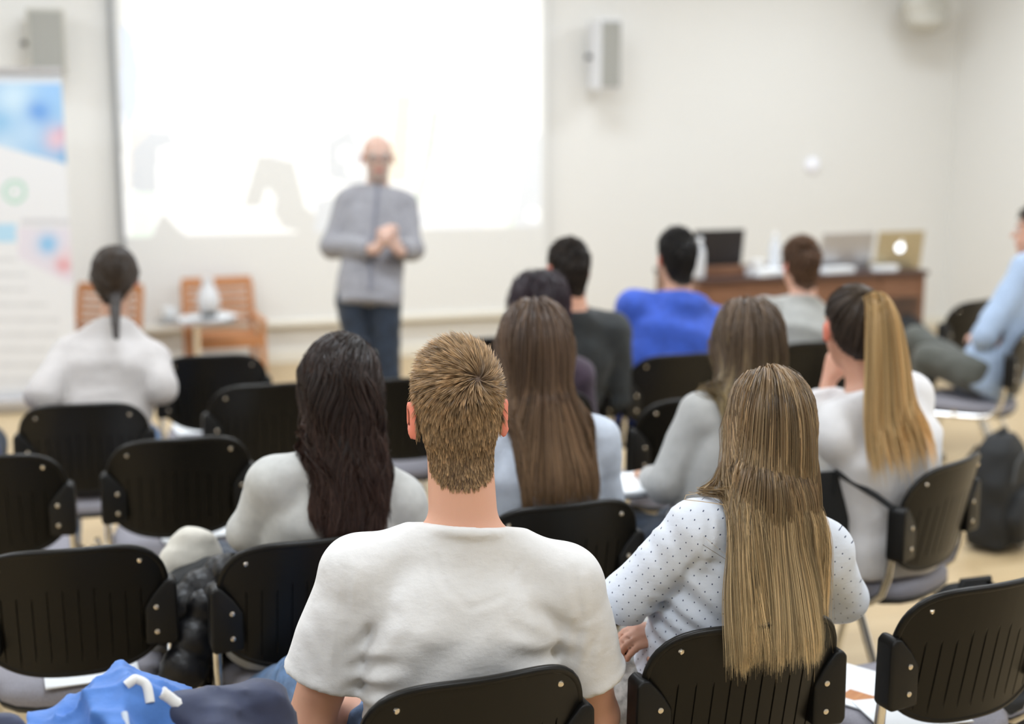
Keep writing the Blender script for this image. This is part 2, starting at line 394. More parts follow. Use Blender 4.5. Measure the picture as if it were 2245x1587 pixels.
# ------------------------------------------------------------------ chairs
def chair_meshes():
    H = 0.2075
    def ztop(u): return .615 + .188 * (1 - abs(u) ** 4.2) ** (1 / 3.6) if abs(u) < 1 else .615
    def zbot(u): return .615 - .118 * (1 - abs(u) ** 3.0) ** (1 / 2.0) if abs(u) < 1 else .615
    def yy(x, z): return -.215 - .20 * (z - .5) + 1.15 * x * x
    gr = [(-.72 + i * .16) for i in range(10)]
    us = set(np.round(np.concatenate([np.linspace(-1, 1, 25), [-.995, .995, -.985, .985, -.965, .965]]), 4))
    w = .010
    for g in gr:
        us = {u for u in us if not (g - w * 2 < u < g + w * 2)}
        us |= {round(g - w, 4), round(g - w * .45, 4), round(g + w * .45, 4), round(g + w, 4)}
    us = sorted(us); vs_ = list(np.linspace(0, 1, 5)) ; vs_ = sorted(set([0, .04, .1, .2, .3, .4, .5, .57, .6, .64, .7, .75, .85, .95, 1.0]))
    nu, nv = len(us), len(vs_)
    V = []
    for side in (0, 1):
        for u in us:
            for v in vs_:
                x = u * H; a, b = zbot(u), ztop(u); z = a + (b - a) * v
                y = yy(x, z) - (.006 if side == 0 else -.006)
                if side == 0:
                    for g in gr:
                        zt = .700 - .02 * abs(g)
                        if abs(u - g) < w * .6 and .535 < z < zt: y += .003
                V.append((x, y, z))
    V = np.array(V); I = np.arange(2 * nu * nv).reshape(2, nu, nv); F = []
    q = lambda a, b, c, d: F.append((a, b, c, d))
    for i in range(nu - 1):
        for j in range(nv - 1):
            q(I[0, i, j], I[0, i + 1, j], I[0, i + 1, j + 1], I[0, i, j + 1])
            q(I[1, i, j], I[1, i, j + 1], I[1, i + 1, j + 1], I[1, i + 1, j])
        q(I[0, i, 0], I[1, i, 0], I[1, i + 1, 0], I[0, i + 1, 0])
        q(I[0, i, -1], I[0, i + 1, -1], I[1, i + 1, -1], I[1, i, -1])
    back = fast_mesh('backrest', V, np.array(F), True); back.set_sharp_from_angle(angle=math.radians(35)); back.materials.append(M['black_plastic'])
    th = []
    for u in np.concatenate([np.linspace(-1, -.93, 8), np.linspace(-.9, .9, 28), np.linspace(.93, 1, 8)]): th.append((u * H, ztop(u)))
    for u in np.concatenate([np.linspace(.995, .93, 6), np.linspace(.9, -.9, 28), np.linspace(-.93, -.995, 6)]): th.append((u * H, zbot(u)))
    rim = MB().tube([(x, yy(x, z), z) for x, z in th] + [(th[0][0], yy(*th[0]), th[0][1])], .0085, 8, cap=False).mesh('rim', True); rim.materials.append(M['black_plastic'])
    bolt = MB(); prof = [(.0001, .0028), (.0035, .0028), (.0058, .0016), (.0062, 0), (.0062, -.004)]
    bolt.lathe(prof[::-1], 12); bolt.lathe([(.0022, .0021), (.0022, .0033), (.0001, .0033)], 6)
    bolt = bolt.mesh('bolt', True); bolt.materials.append(M['bolt'])
    def bracket(s):
        poly = [(.156, .553), (.156, .640), (.176, .672), (.203, .703), (.217, .706), (.229, .694), (.231, .56), (.223, .548)]
        mb = MB(); yb = yy(.19, .62)
        mb.prism([(s * x, z) for x, z in poly], yb - .030, yb + .022)
        me = mb.mesh('bracket', True, .007, 3, 20); me.materials.append(M['black_bracket']); return me, yb - .030
    # seat
    n = 28; rings = [(.0, .018), (.55, .018), (.8, .016), (.93, .010), (.985, -.004), (1.0, -.020), (.985, -.032)]
    sv = [(0, 0, .018)]; sf = []
    def out(th_): # rounded square
        c, s = math.cos(th_), math.sin(th_); p = 3.0
        r = (abs(c) ** p + abs(s) ** p) ** (-1 / p); return r * c * .199, r * s * .210 + .0
    for k, z in rings[1:]:
        for i in range(n):
            x, y = out(2 * math.pi * i / n); dish = -.006 * (1 - k * k) ; drop = -.012 * max(0, (y * k - .12) / .1) ** 2
            sv.append((x * k, y * k, z + dish + drop))
    for i in range(n): sf.append((0, 1 + i, 1 + (i + 1) % n))
    mb = MB(); mb.v = [(x, y, z + .446) for x, y, z in sv]; mb.f = sf
    for r in range(len(rings) - 2):
        for i in range(n):
            a = 1 + r * n; mb.f.append((a + i, a + n + i, a + n + (i + 1) % n, a + (i + 1) % n))
    seat = mb.mesh('seat_cushion', True); seat.materials.append(M['seat'])
    mb = MB(); ring = []
    for k, z in ((.99, .418), (1.005, .412), (.97, .400), (.6, .398)):
        ring.append([(out(2 * math.pi * i / n)[0] * k, out(2 * math.pi * i / n)[1] * k, z) for i in range(n)])
    for r in ring: mb.v += r
    for r in range(3):
        for i in range(n): mb.f.append((r * n + i, r * n + n + i, r * n + n + (i + 1) % n, r * n + (i + 1) % n))
    mb.f.append(tuple(range(n))); mb.f.append(tuple(range(3 * n, 4 * n)))
    shell = mb.mesh('seat_shell', True); shell.materials.append(M['black_plastic'])
    fr, legs, foot, clamp = {}, {}, None, {}
    for s in (-1, 1):
        yb = yy(.19, .62)
        pts = [(s * .2135, yb + .006, .675), (s * .2135, yb + .010, .58), (s * .2135, yb + .018, .50), (s * .212, yb + .035, .445), (s * .208, yb + .07, .413), (s * .205, yb + .13, .402), (s * .20, .12, .398), (s * .19, .165, .396)]
        fr[s] = MB().tube(pts, .0115, 10).mesh('side_frame', True); fr[s].materials.append(M['chrome'])
        for q_ in (-1, 1):
            a = Vector((s * .203, -.085 if q_ < 0 else .13, .40)); b = Vector((s * .245, -.255 if q_ < 0 else .235, .012))
            legs[s, q_] = MB().tube([a, a.lerp(b, .5), b], .0125, 10).mesh('leg', True); legs[s, q_].materials.append(M['chrome'])
        clamp[s] = MB().tube([(s * .205, .02, .40), (s * .232, .02, .402), (s * .246, .02, .418), (s * .248, .02, .438)], .008, 8).mesh('link_hook', True); clamp[s].materials.append(M['chrome'])
    foot = MB().lathe([(.016, -.012), (.017, 0.0), (.016, .022), (.013, .026)], 12).mesh('foot_cap', True); foot.materials.append(M['rubber'])
    return dict(back=back, rim=rim, bolt=bolt, br={s: bracket(s) for s in (-1, 1)}, seat=seat, shell=shell, fr=fr, legs=legs, foot=foot, clamp=clamp, yy=yy)
CM = chair_meshes()
def put(name, me, parent, loc=(0, 0, 0), rot=(0, 0, 0)):
    o = bpy.data.objects.new(name, me); link(o, parent); o.location = loc; o.rotation_euler = rot; return o
CHAIRS = {}
CGRP = 'black stacking chairs in the audience rows'
def chair(key, px, py, yaw, label, z=.803):
    top = Pz(px, py, z); yaw = math.radians(yaw); R = Matrix.Rotation(yaw, 3, 'Z')
    o = top - R @ Vector((0, CM['yy'](0, .8), 0)); o.z = 0
    t = thing('stacking_chair', label, 'chair', o, yaw, CGRP)
    CHAIRS[key] = (o.copy(), yaw)
    b = put('backrest', CM['back'], t); put('rim', CM['rim'], b)
    tilt = math.pi / 2
    for s in (-1, 1):
        x, zz = s * .150, .762
        put('bolt', CM['bolt'], b, (x, CM['yy'](x, zz) - .0065, zz), (tilt + .2, 0, -s * .33))
        me, yf = CM['br'][s]; k = put('bracket', me, t)
        for zz in (.642, .583): put('bolt', CM['bolt'], k, (s * .182, yf - .0005, zz), (tilt, 0, 0))
        put('side_frame', CM['fr'][s], t); put('link_hook', CM['clamp'][s], t)
        for q in (-1, 1):
            l = put('leg', CM['legs'][s, q], t)
            put('foot_cap', CM['foot'], l, (s * .245, -.255 if q < 0 else .235, .012))
    put('seat_cushion', CM['seat'], t); put('seat_shell', CM['shell'], t)
    return t
BL = 'black stacking chair '
chair('A', 148, 1210, 15, BL + 'with a white sheet on its seat, facing away from the blue jacket')
chair('B', 393, 966, 17, BL + 'standing empty beside the woman in the light grey sweater')
chair('C', 178, 890, 12, BL + 'under the woman with the dark braid')
chair('D', 467, 782, 12, BL + 'with a brochure on its seat, near the wooden armchairs')
chair('E', 590, 846, 18, BL + 'just in front of the dark-haired woman in grey')
chair('F', -35, 1005, 12, BL + 'standing empty right behind the person in navy')
chair('G', 690, 1190, 20, BL + 'under the woman with long dark brown hair, coat on its side')
chair('H', 1066, 1492, 22, BL + 'under the man in the white T-shirt')
chair('I', 1668, 1372, 20, BL + 'under the blonde woman in the dotted shirt')
chair('J', 2195, 1285, 24, BL + 'with papers on its grey seat, beside the blonde woman')
chair('K', 2112, 1012, 46, BL + 'turned sideways under the woman with the blonde ponytail')
chair('L', 1250, 1110, 20, BL + 'under the woman with long brown hair in pale blue')
chair('Mh', 1500, 780, 18, BL + 'under the man in the royal blue hoodie')
chair('N', 1535, 876, 22, BL + 'between the blue hoodie and the grey cardigan')
chair('O', 1662, 1078, 24, BL + 'under the woman in the grey cardigan')
chair('Pg', 1790, 752, 22, BL + 'under the man in the grey T-shirt')
chair('Q', 2272, 716, 62, BL + 'turned sideways under the man in the light blue shirt')
chair('R', 2150, 661, 40, BL + 'with rounded back beyond the man in light blue')
chair('S', 1050, 744, 16, BL + 'standing empty beside the man in the charcoal jacket')
chair('T', 905, 832, 18, BL + 'between the dark-haired woman and the man in white')
chair('U', 1190, 868, 18, BL + 'under the person with dark purple hair')
chair('V', 1255, 790, 20, BL + 'under the man in the charcoal jacket')
chair('X', 305, 1566, 18, BL + 'in the last row, covered by the blue jacket')
chair('Z', -215, 905, 12, BL + 'under the person in navy beside the banner')
# ------------------------------------------------------------------ signed distance volumes
def A(v): return np.array(v, dtype=np.float32)
class Vol:
    FAR = 0.5
    def __init__(s, lo, hi, h):
        s.lo = A(lo); s.h = h
        s.n = np.ceil((A(hi) - s.lo) / h).astype(int) + 1
        s.v = np.full(tuple(s.n), s.FAR, dtype=np.float32)
        s.ax = [s.lo[i] + h * np.arange(s.n[i], dtype=np.float32) for i in range(3)]
    def like(s):
        o = object.__new__(Vol); o.lo, o.h, o.n, o.ax = s.lo, s.h, s.n, s.ax; o.v = np.full(tuple(s.n), s.FAR, dtype=np.float32); return o
    def _sl(s, lo, hi, m):
        a = np.clip(np.floor((A(lo) - m - s.lo) / s.h).astype(int), 0, s.n - 1)
        b = np.clip(np.ceil((A(hi) + m - s.lo) / s.h).astype(int) + 1, 1, s.n)
        return tuple(slice(int(x), int(max(y, x + 1))) for x, y in zip(a, b))
    def grid(s, sl): return np.meshgrid(s.ax[0][sl[0]], s.ax[1][sl[1]], s.ax[2][sl[2]], indexing='ij', sparse=True)
    def add(s, prim, k=0.01, inflate=0.0, mode='u'):
        lo, hi, fn = prim
        sl = s._sl(lo, hi, 0.05 + k + inflate)
        X, Y, Z = s.grid(sl); d = fn(X, Y, Z) - inflate; a = s.v[sl]
        if mode == 'u':
            if k > 1e-5:
                hh = np.clip(0.5 + 0.5 * (a - d) / k, 0, 1); s.v[sl] = a + (d - a) * hh - k * hh * (1 - hh)
            else: s.v[sl] = np.minimum(a, d)
        elif mode == 's':
            if k > 1e-5:
                d = -d; hh = np.clip(0.5 - 0.5 * (a - d) / k, 0, 1); s.v[sl] = a + (d - a) * hh + k * hh * (1 - hh)
            else: s.v[sl] = np.maximum(a, -d)
        return s
    def disp(s, fn, band=0.06):
        X, Y, Z = np.meshgrid(*s.ax, indexing='ij', sparse=True)
        s.v = s.v + np.where(np.abs(s.v) < band, fn(X, Y, Z), 0).astype(np.float32); return s
    def cut(s, p, n, k=0.004):
        """remove what lies on the n side of the plane"""
        p, n = A(p), A(n) / np.linalg.norm(n)
        X, Y, Z = np.meshgrid(*s.ax, indexing='ij', sparse=True)
        d = (X - p[0]) * n[0] + (Y - p[1]) * n[1] + (Z - p[2]) * n[2]
        s.v = np.maximum(s.v, d.astype(np.float32)); return s
    def sample(s, p):
        q = (p - s.lo) / s.h; q = np.clip(q, 0, s.n - 1.001); i = q.astype(int); f = q - i
        r = 0
        for dx in (0, 1):
            for dy in (0, 1):
                for dz in (0, 1):
                    w = (f[:, 0] if dx else 1 - f[:, 0]) * (f[:, 1] if dy else 1 - f[:, 1]) * (f[:, 2] if dz else 1 - f[:, 2])
                    r = r + w * s.v[i[:, 0] + dx, i[:, 1] + dy, i[:, 2] + dz]
        return r
    def normal(s, p):
        e = s.h
        g = np.stack([s.sample(p + A(o)) - s.sample(p - A(o)) for o in ((e, 0, 0), (0, e, 0), (0, 0, e))], 1)
        return g / (np.linalg.norm(g, axis=1, keepdims=True) + 1e-9)
    def nets(s, smooth=1):
        v = s.v.copy()
        for ax in range(3):   # closed at the borders
            sl = [slice(None)] * 3; sl[ax] = 0; v[tuple(sl)] = np.maximum(v[tuple(sl)], .01); sl[ax] = -1; v[tuple(sl)] = np.maximum(v[tuple(sl)], .01)
        ins = v < 0
        c = np.zeros(tuple(s.n - 1), np.int8)
        for dx in (0, 1):
            for dy in (0, 1):
                for dz in (0, 1): c += ins[dx:s.n[0] - 1 + dx, dy:s.n[1] - 1 + dy, dz:s.n[2] - 1 + dz]
        act = (c > 0) & (c < 8); cells = np.argwhere(act); m = len(cells)
        ids = np.full(act.shape, -1, np.int32); ids[act] = np.arange(m)
        acc = np.zeros((m, 3), np.float64); cnt = np.zeros(m)
        cs = [(0, 0, 0), (1, 0, 0), (0, 1, 0), (1, 1, 0), (0, 0, 1), (1, 0, 1), (0, 1, 1), (1, 1, 1)]
        cv = np.stack([v[cells[:, 0] + a, cells[:, 1] + b, cells[:, 2] + d] for a, b, d in cs], 1)
        for a in range(8):
            for b in range(a + 1, 8):
                if sum(abs(x - y) for x, y in zip(cs[a], cs[b])) != 1: continue
                va, vb = cv[:, a], cv[:, b]; x = (va < 0) != (vb < 0)
                t = np.where(x, va / np.where(x, va - vb, 1), 0)
                pa, pb = A(cs[a]), A(cs[b])
                acc += np.where(x[:, None], pa + t[:, None] * (pb - pa), 0); cnt += x
        pos = s.lo + s.h * (cells + acc / np.maximum(cnt, 1)[:, None])
        F = []
        for ax in range(3):
            o1, o2 = (ax + 1) % 3, (ax + 2) % 3
            sa = [slice(None)] * 3; sb = [slice(None)] * 3
            sa[ax] = slice(0, -1); sb[ax] = slice(1, None)
            ia, ib = ins[tuple(sa)], ins[tuple(sb)]
            e = np.argwhere(ia != ib)
            e = e[(e[:, o1] > 0) & (e[:, o2] > 0) & (e[:, o1] < s.n[o1] - 1) & (e[:, o2] < s.n[o2] - 1)]
            flip = ia[e[:, 0], e[:, 1], e[:, 2]]
            d1 = np.zeros(3, int); d1[o1] = 1; d2 = np.zeros(3, int); d2[o2] = 1
            q = [ids[tuple((e - k).T)] for k in (d1 * 0, d1, d1 + d2, d2)]
            qd = np.stack(q, 1); qd[~flip] = qd[~flip][:, ::-1]
            F.append(qd)
        F = np.concatenate(F); F = F[(F >= 0).all(1)][:, ::-1]
        for _ in range(smooth):
            sm = np.zeros_like(pos); cn = np.zeros(m)
            for a, b in ((0, 1), (1, 2), (2, 3), (3, 0)):
                np.add.at(sm, F[:, a], pos[F[:, b]]); np.add.at(cn, F[:, a], 1)
                np.add.at(sm, F[:, b], pos[F[:, a]]); np.add.at(cn, F[:, b], 1)
            pos = np.where(cn[:, None] > 0, .5 * pos + .5 * sm / np.maximum(cn, 1)[:, None], pos)
        return pos, F[:, ::-1]
def cone(a, b, ra, rb=None):
    a, b = A(a), A(b); rb = ra if rb is None else rb; r = max(ra, rb); ab = b - a; L = float(ab @ ab) + 1e-9
    def fn(X, Y, Z):
        x, y, z = X - a[0], Y - a[1], Z - a[2]
        t = np.clip((x * ab[0] + y * ab[1] + z * ab[2]) / L, 0, 1)
        return np.sqrt((x - t * ab[0]) ** 2 + (y - t * ab[1]) ** 2 + (z - t * ab[2]) ** 2) - (ra + (rb - ra) * t)
    return np.minimum(a, b) - r, np.maximum(a, b) + r, fn
def ell(c, r, R=None):
    c, r = A(c), A(r); R = np.eye(3) if R is None else np.array(R); ext = np.abs(R) @ r
    def fn(X, Y, Z):
        x, y, z = X - c[0], Y - c[1], Z - c[2]
        l = [R[0, i] * x + R[1, i] * y + R[2, i] * z for i in range(3)]
        k0 = np.sqrt(sum((l[i] / r[i]) ** 2 for i in range(3))); k1 = np.sqrt(sum((l[i] / r[i] ** 2) ** 2 for i in range(3)))
        return k0 * (k0 - 1) / np.maximum(k1, 1e-6)
    return c - ext, c + ext, fn
def torus(c, n, Rr, r, sx=1.0, xdir=(1, 0, 0)):
    c, n = A(c), A(n) / np.linalg.norm(n); xd = A(xdir); xd = xd - n * (xd @ n); xd /= np.linalg.norm(xd); yd = np.cross(n, xd)
    def fn(X, Y, Z):
        x, y, z = X - c[0], Y - c[1], Z - c[2]
        h = x * n[0] + y * n[1] + z * n[2]; u = (x * xd[0] + y * xd[1] + z * xd[2]) / sx; w = x * yd[0] + y * yd[1] + z * yd[2]
        return np.sqrt((np.sqrt(u * u + w * w) - Rr) ** 2 + h * h) - r
    e = Rr * max(sx, 1) + r
    return c - e, c + e, fn
def loft(p0, p1, xd, rows, n=2.3):
    """elliptic sections along p0-p1; rows (t, halfwidth, halfdepth, depth offset)"""
    p0, p1 = A(p0), A(p1); ax = p1 - p0; L = float(np.linalg.norm(ax)); u = ax / L
    xd = A(xd); xd = xd - u * (xd @ u); xd /= np.linalg.norm(xd); w = np.cross(u, xd)
    T = np.array([r[0] for r in rows]); tt = np.linspace(0, 1, 80)
    def cub(j):
        y = np.array([r[j] for r in rows]); z = np.interp(tt, T, y)
        for _ in range(3): z[1:-1] = .25 * z[:-2] + .5 * z[1:-1] + .25 * z[2:]
        return z
    hw, hd, of = cub(1), cub(2), cub(3); mx = max(hw.max(), hd.max()) + abs(of).max()
    def fn(X, Y, Z):
        x, y, z = X - p0[0], Y - p0[1], Z - p0[2]
        s = (x * u[0] + y * u[1] + z * u[2]) / L; a = x * xd[0] + y * xd[1] + z * xd[2]; b = x * w[0] + y * w[1] + z * w[2]
        sc = np.clip(s, 0, 1); H, D, O = np.interp(sc, tt, hw), np.interp(sc, tt, hd), np.interp(sc, tt, of)
        q = ((np.abs(a) / H) ** n + (np.abs(b - O) / D) ** n) ** (1 / n)
        d = (q - 1) * np.minimum(H, D); e = np.maximum(-s, s - 1) * L
        return np.where(e > 0, np.sqrt(np.maximum(d, 0) ** 2 + e * e), d)
    return np.minimum(p0, p1) - mx, np.maximum(p0, p1) + mx, fn
def folds(seed, amp, freq, main=(0, 0, 1), aniso=2.5, n=7, sharp=False):
    r = np.random.default_rng(seed); mainv = A(main) / np.linalg.norm(main); W = []
    for i in range(n):
        k = r.normal(size=3); k = k + mainv * (k @ mainv) * (aniso - 1); k /= np.linalg.norm(k)
        W.append((k * freq * r.uniform(.6, 1.7), r.normal(size=3) * freq * .25, r.uniform(0, 6.28), r.uniform(.5, 1), r.uniform(0, 6.28)))
    def fn(X, Y, Z):
        t = 0
        for k, m, ph, a, p2 in W:
            sx = np.sin(k[0] * X + k[1] * Y + k[2] * Z + ph + 1.6 * np.sin(m[0] * X + m[1] * Y + m[2] * Z + p2))
            t = t + (a * np.sign(sx) * np.abs(sx) ** 1.5 if not sharp else a * 1.6 * ((1 - np.abs(sx)) ** 1.7 - .28))
        return amp * t / 2.2
    return fn

# ------------------------------------------------------------------ hair
def ribbons(pos, width, cols, center, twist, taper=True, seed=1):
    """pos (N,M,3) -> flat tapered ribbons"""
    r = np.random.default_rng(seed); N, Mm, _ = pos.shape
    t = np.gradient(pos, axis=1); t /= np.linalg.norm(t, axis=2, keepdims=True) + 1e-9
    o = pos - center; o = o - t * (o * t).sum(2, keepdims=True); o /= np.linalg.norm(o, axis=2, keepdims=True) + 1e-9
    sd = np.cross(t, o); a = r.normal(0, twist, (N, 1, 1)); sd = sd * np.cos(a) + o * np.sin(a)
    w = width * r.uniform(.6, 1.3, (N, 1, 1)) * np.ones((1, Mm, 1))
    if taper: w = w * np.interp(np.linspace(0, 1, Mm), [0, .1, .75, 1], [.7, 1, .9, .15])[None, :, None]
    v = np.stack([pos - sd * w / 2, pos + sd * w / 2], 2).reshape(-1, 3)
    i = np.arange(N * Mm * 2).reshape(N, Mm, 2)
    f = np.stack([i[:, :-1, 0], i[:, :-1, 1], i[:, 1:, 1], i[:, 1:, 0]], -1).reshape(-1, 4)
    c = np.repeat(cols[:, :, None, :], 2, 2).reshape(-1, 3)
    return v, f, c
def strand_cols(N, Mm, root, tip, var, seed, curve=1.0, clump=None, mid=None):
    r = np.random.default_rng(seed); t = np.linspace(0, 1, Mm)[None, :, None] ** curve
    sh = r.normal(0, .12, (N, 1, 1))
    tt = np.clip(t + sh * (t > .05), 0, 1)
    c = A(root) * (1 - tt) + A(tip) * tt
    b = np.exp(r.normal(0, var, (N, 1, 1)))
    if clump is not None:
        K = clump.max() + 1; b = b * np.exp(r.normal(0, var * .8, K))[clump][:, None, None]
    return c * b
def resample(path, n_end, Mm):
    N, S, _ = path.shape; out = np.zeros((N, Mm, 3)); g = np.linspace(0, 1, Mm)[None] * n_end[:, None]
    i = np.clip(g.astype(int), 0, S - 2); f = (g - i)[..., None]; ar = np.arange(N)[:, None]
    return path[ar, i] * (1 - f) + path[ar, i + 1] * f
def hang(V, roots, nrm, dir0, off, zend, steps=75, ds=.011, grav=.2, pull=None, seed=0, wav=0.0, fix=None):
    """lets strands fall from their roots over the body volume"""
    r = np.random.default_rng(seed); p = roots + nrm * (off * .3)[:, None]; vel = dir0 / np.linalg.norm(dir0, axis=1, keepdims=True)
    path = [p.copy()]; N = len(p); end = np.full(N, steps, float); ph = roots[:, 0] * 55 + roots[:, 2] * 30 + r.uniform(0, 1.2, N)
    for k in range(steps):
        G = np.zeros((N, 3)); G[:, 2] = -1
        if pull is not None: G += pull(p, k)
        if wav: G[:, 0] += wav * np.sin(p[:, 2] * 34 + ph)
        vel = vel * (1 - grav) + G * grav; vel /= np.linalg.norm(vel, axis=1, keepdims=True)
        q = p + vel * ds
        for _ in range(2):
            d = V.sample(q) - off * min(1, .3 + k * .12); n = V.normal(q); h = d < 0
            q = q + np.where(h[:, None], n * np.minimum(-d, .02)[:, None], 0)
        if fix is not None: q = fix(q)
        w = q - p; w = w / (np.linalg.norm(w, axis=1, keepdims=True) + 1e-9) * ds; q = p + w
        vel = w / ds; p = q; path.append(p.copy())
        end = np.where((p[:, 2] < zend) & (end == steps), k + 1, end)
    return np.stack(path, 1), end
def clumpify(pos, K, amount, seed, power=1.3):
    r = np.random.default_rng(seed); N = len(pos); g = r.choice(N, K, replace=False)
    d = ((pos[:, None, 2, :] - pos[None, g, 2, :]) ** 2).sum(-1); a = d.argmin(1)
    t = np.linspace(0, 1, pos.shape[1])[None, :, None] ** power
    tgt = pos[g][a]; am = amount * r.uniform(.4, 1.0, (N, 1, 1))
    return pos + (tgt - pos) * t * am, a

# ------------------------------------------------------------------ people
def rotm(yaw=0, pitch=0, roll=0):
    return np.array(Euler((math.radians(pitch), math.radians(roll), math.radians(yaw)), 'XYZ').to_matrix())
def hand(w, d, n, t, curl=35, s=1.0, spread=0.0):
    """prims of a hand: wrist w, direction d, back-of-hand normal n, thumb side t"""
    w = A(w); d = A(d) / np.linalg.norm(d); n = A(n); n = n - d * (n @ d); n /= np.linalg.norm(n); t0 = np.cross(d, n); t0 = t0 * np.sign(t0 @ A(t) + 1e-6)
    out = []
    for off, ln in ((.031, .068), (.0105, .078), (-.0105, .073), (-.030, .058)):
        b = w + d * (.088 - abs(off - .0) * .25) * s + t0 * off * s
        out.append((cone(w + d * .015 * s + t0 * off * .55 * s, b, .0145 * s, .0115 * s), .012))
        p = b; ang = math.radians(curl * .6); dv = d
        for j, fr in enumerate((.45, .31, .24)):
            dv = d * math.cos(ang) - n * math.sin(ang) + t0 * off * spread
            q = p + dv * ln * fr * s
            out.append((cone(p, q, (.0098 - j * .0008) * s, (.009 - j * .0008) * s), .002)); p = q; ang += math.radians(curl)
    b = w + d * .025 * s + t0 * .024 * s; m = b + (d * .6 + t0 * .6 - n * .35) * .045 * s; e = m + (d * .9 + t0 * .1 - n * .3) * .038 * s
    out += [(cone(b, m, .0145 * s, .0115 * s), .008), (cone(m, e, .011 * s, .0088 * s), .003)]
    return out
MAN = [(0, .162, .110, 0), (.10, .172, .122, 0), (.30, .158, .108, -.004), (.52, .168, .112, -.012), (.72, .172, .112, -.014), (.84, .136, .094, -.006), (.92, .088, .074, 0), (1.0, .062, .060, 0)]
WOM = [(0, .172, .115, 0), (.10, .178, .122, 0), (.32, .135, .095, 0), (.55, .142, .100, -.004), (.72, .148, .100, -.008), (.84, .118, .084, -.004), (.92, .076, .064, 0), (1.0, .052, .052, 0)]
HAIRLINE_AZ = np.radians([0, 40, 62, 80, 97, 112, 130, 155, 180])
def person(label, key, head, S, group='audience seated in the rows'):
    """S: spec dict; head = (px, py of the head top, depth)"""
    o, yaw = CHAIRS[key] if isinstance(key, str) else key
    R = np.array(Matrix.Rotation(yaw, 3, 'Z')); ow = A(o)
    def loc(q): return R.T @ (A(q) - ow)
    g = lambda k, d: S.get(k, d)
    male = g('male', False); sc = g('scale', 1.0); h = g('h', .010)
    hs = sc * g('hscale', 1.0)
    hy, hp, hr = g('hrot', (0, 0, 0)); Rh = rotm(hy - math.degrees(yaw), hp, hr)
    top = loc(P(*head)); hc = top - Rh @ A((0, -.012, .118)) * hs
    N = hc + Rh @ A((0, -.028, -.118)) * hs + A((0, -.018, -.050)) * sc + A(g('nshift', (0, 0, 0)))
    standing = g('standing', False)
    pel = A(g('pelvis', (0, -.045, .462 if not standing else .84)))
    tw = math.radians(g('twist', math.degrees(yaw) * .75)) - yaw; tx = A((math.cos(tw), math.sin(tw), g('tiltx', 0.0)))
    u = (N - pel) / np.linalg.norm(N - pel); xd = tx - u * (tx @ u); xd /= np.linalg.norm(xd); fw = np.cross(u, xd)
    rows = MAN if male else WOM
    wf, df = g('wide', 1.0) * sc, g('deep', 1.0) * sc; bow = g('bow', 0.0)
    rows = [(t, a * wf, b * df, c + bow * math.sin(math.pi * min(t, 1))) for t, a, b, c in rows]
    sw = g('sw', .178 if male else .150) * sc
    torso = [(loft(pel, N, xd, rows), .02)]
    sh, el, wr = {}, {}, {}
    arms = []
    for s in (-1, 1):
        sh[s] = N + xd * s * sw - u * g('sdrop', .090 if male else .082) * sc + fw * g('sfwd', 0.0)
        k = 'L' if s < 0 else 'R'
        e = g('el' + k, None); w = g('wr' + k, None)
        el[s] = loc(P(*e[1:])) if e and e[0] == 'px' else sh[s] + A(e if e else (s * .05, .03, -.27)) * sc
        wr[s] = loc(P(*w[1:])) if w and w[0] == 'px' else el[s] + A(w if w else (-s * .12, .20, -.03)) * sc
        ar = g('arm', 1.0) * sc * (1.0 if male else .84)
        arms.append((s, cone(sh[s], el[s], .056 * ar, .042 * ar), cone(el[s], wr[s], .042 * ar, .028 * ar)))
        torso += [(cone(N - u * .015 * sc + xd * s * .03 * sc, sh[s] + u * .004, .044 * sc, .046 * ar), .035), (ell(sh[s], (.058 * ar, .060 * ar, .062 * ar)), .03)]
    legs = []; kn, an = {}, {}
    for s in (-1, 1):
        k = 'L' if s < 0 else 'R'
        hip = pel + xd * s * .088 * sc + A((0, .0, .075 if not standing else .02))
        e = g('kn' + k, None); w = g('an' + k, None)
        if standing:
            kn[s] = A(e if e else (s * .10, .03, .46)); an[s] = A(w if w else (s * .11, 0, .085))
        else:
            kn[s] = loc(P(*e[1:])) if e and e[0] == 'px' else hip + A(e if e else (s * .06, .42, .0)) * sc
            an[s] = loc(P(*w[1:])) if w and w[0] == 'px' else (A((kn[s][0], kn[s][1] + .02, .085)) if not w else kn[s] + A(w))
        lr = g('leg', 1.0) * sc
        legs.append((s, cone(hip, kn[s], .085 * lr, .060 * lr), cone(kn[s], an[s], .058 * lr, .038 * lr)))
    pts = np.array([top + A((0, 0, .05)), hc + A((.13, .13, 0)), hc - A((.13, .13, 0))] + list(sh.values()) + list(el.values()) + list(wr.values()) + list(kn.values()) + list(an.values()) + [pel])
    lo, hi = pts.min(0) - .16, pts.max(0) + .16; lo[2] = max(lo[2], -.02)
    V = Vol(lo, hi, h)
    H = lambda q: hc + Rh @ A(q) * hs
    # body, one continuous surface
    for p_, k in torso: V.add(p_, k, -.004)
    V.add(cone(N - u * .03, H((0, -.022, -.05)), .061 * sc * g('neck', 1.0) * (1 if male else .84), .056 * sc * (1 if male else .84) * g('neck', 1.0)), .025)
    V.add(ell(H((0, -.012, .030)), A((.0765, .097, .088)) * hs, Rh), .02)
    V.add(ell(H((0, .022, -.035)), A((.063, .070, .082)) * hs, Rh), .02)
    V.add(ell(H((0, -.045, -.022)), A((.062, .052, .062)) * hs, Rh), .02)
    V.add(cone(H((0, .062, -.092)), H((0, .03, -.085)), .026 * hs, .04 * hs), .02)
    V.add(cone(H((0, .094, .008)), H((0, .110, -.028)), .008 * hs, .0135 * hs), .008)
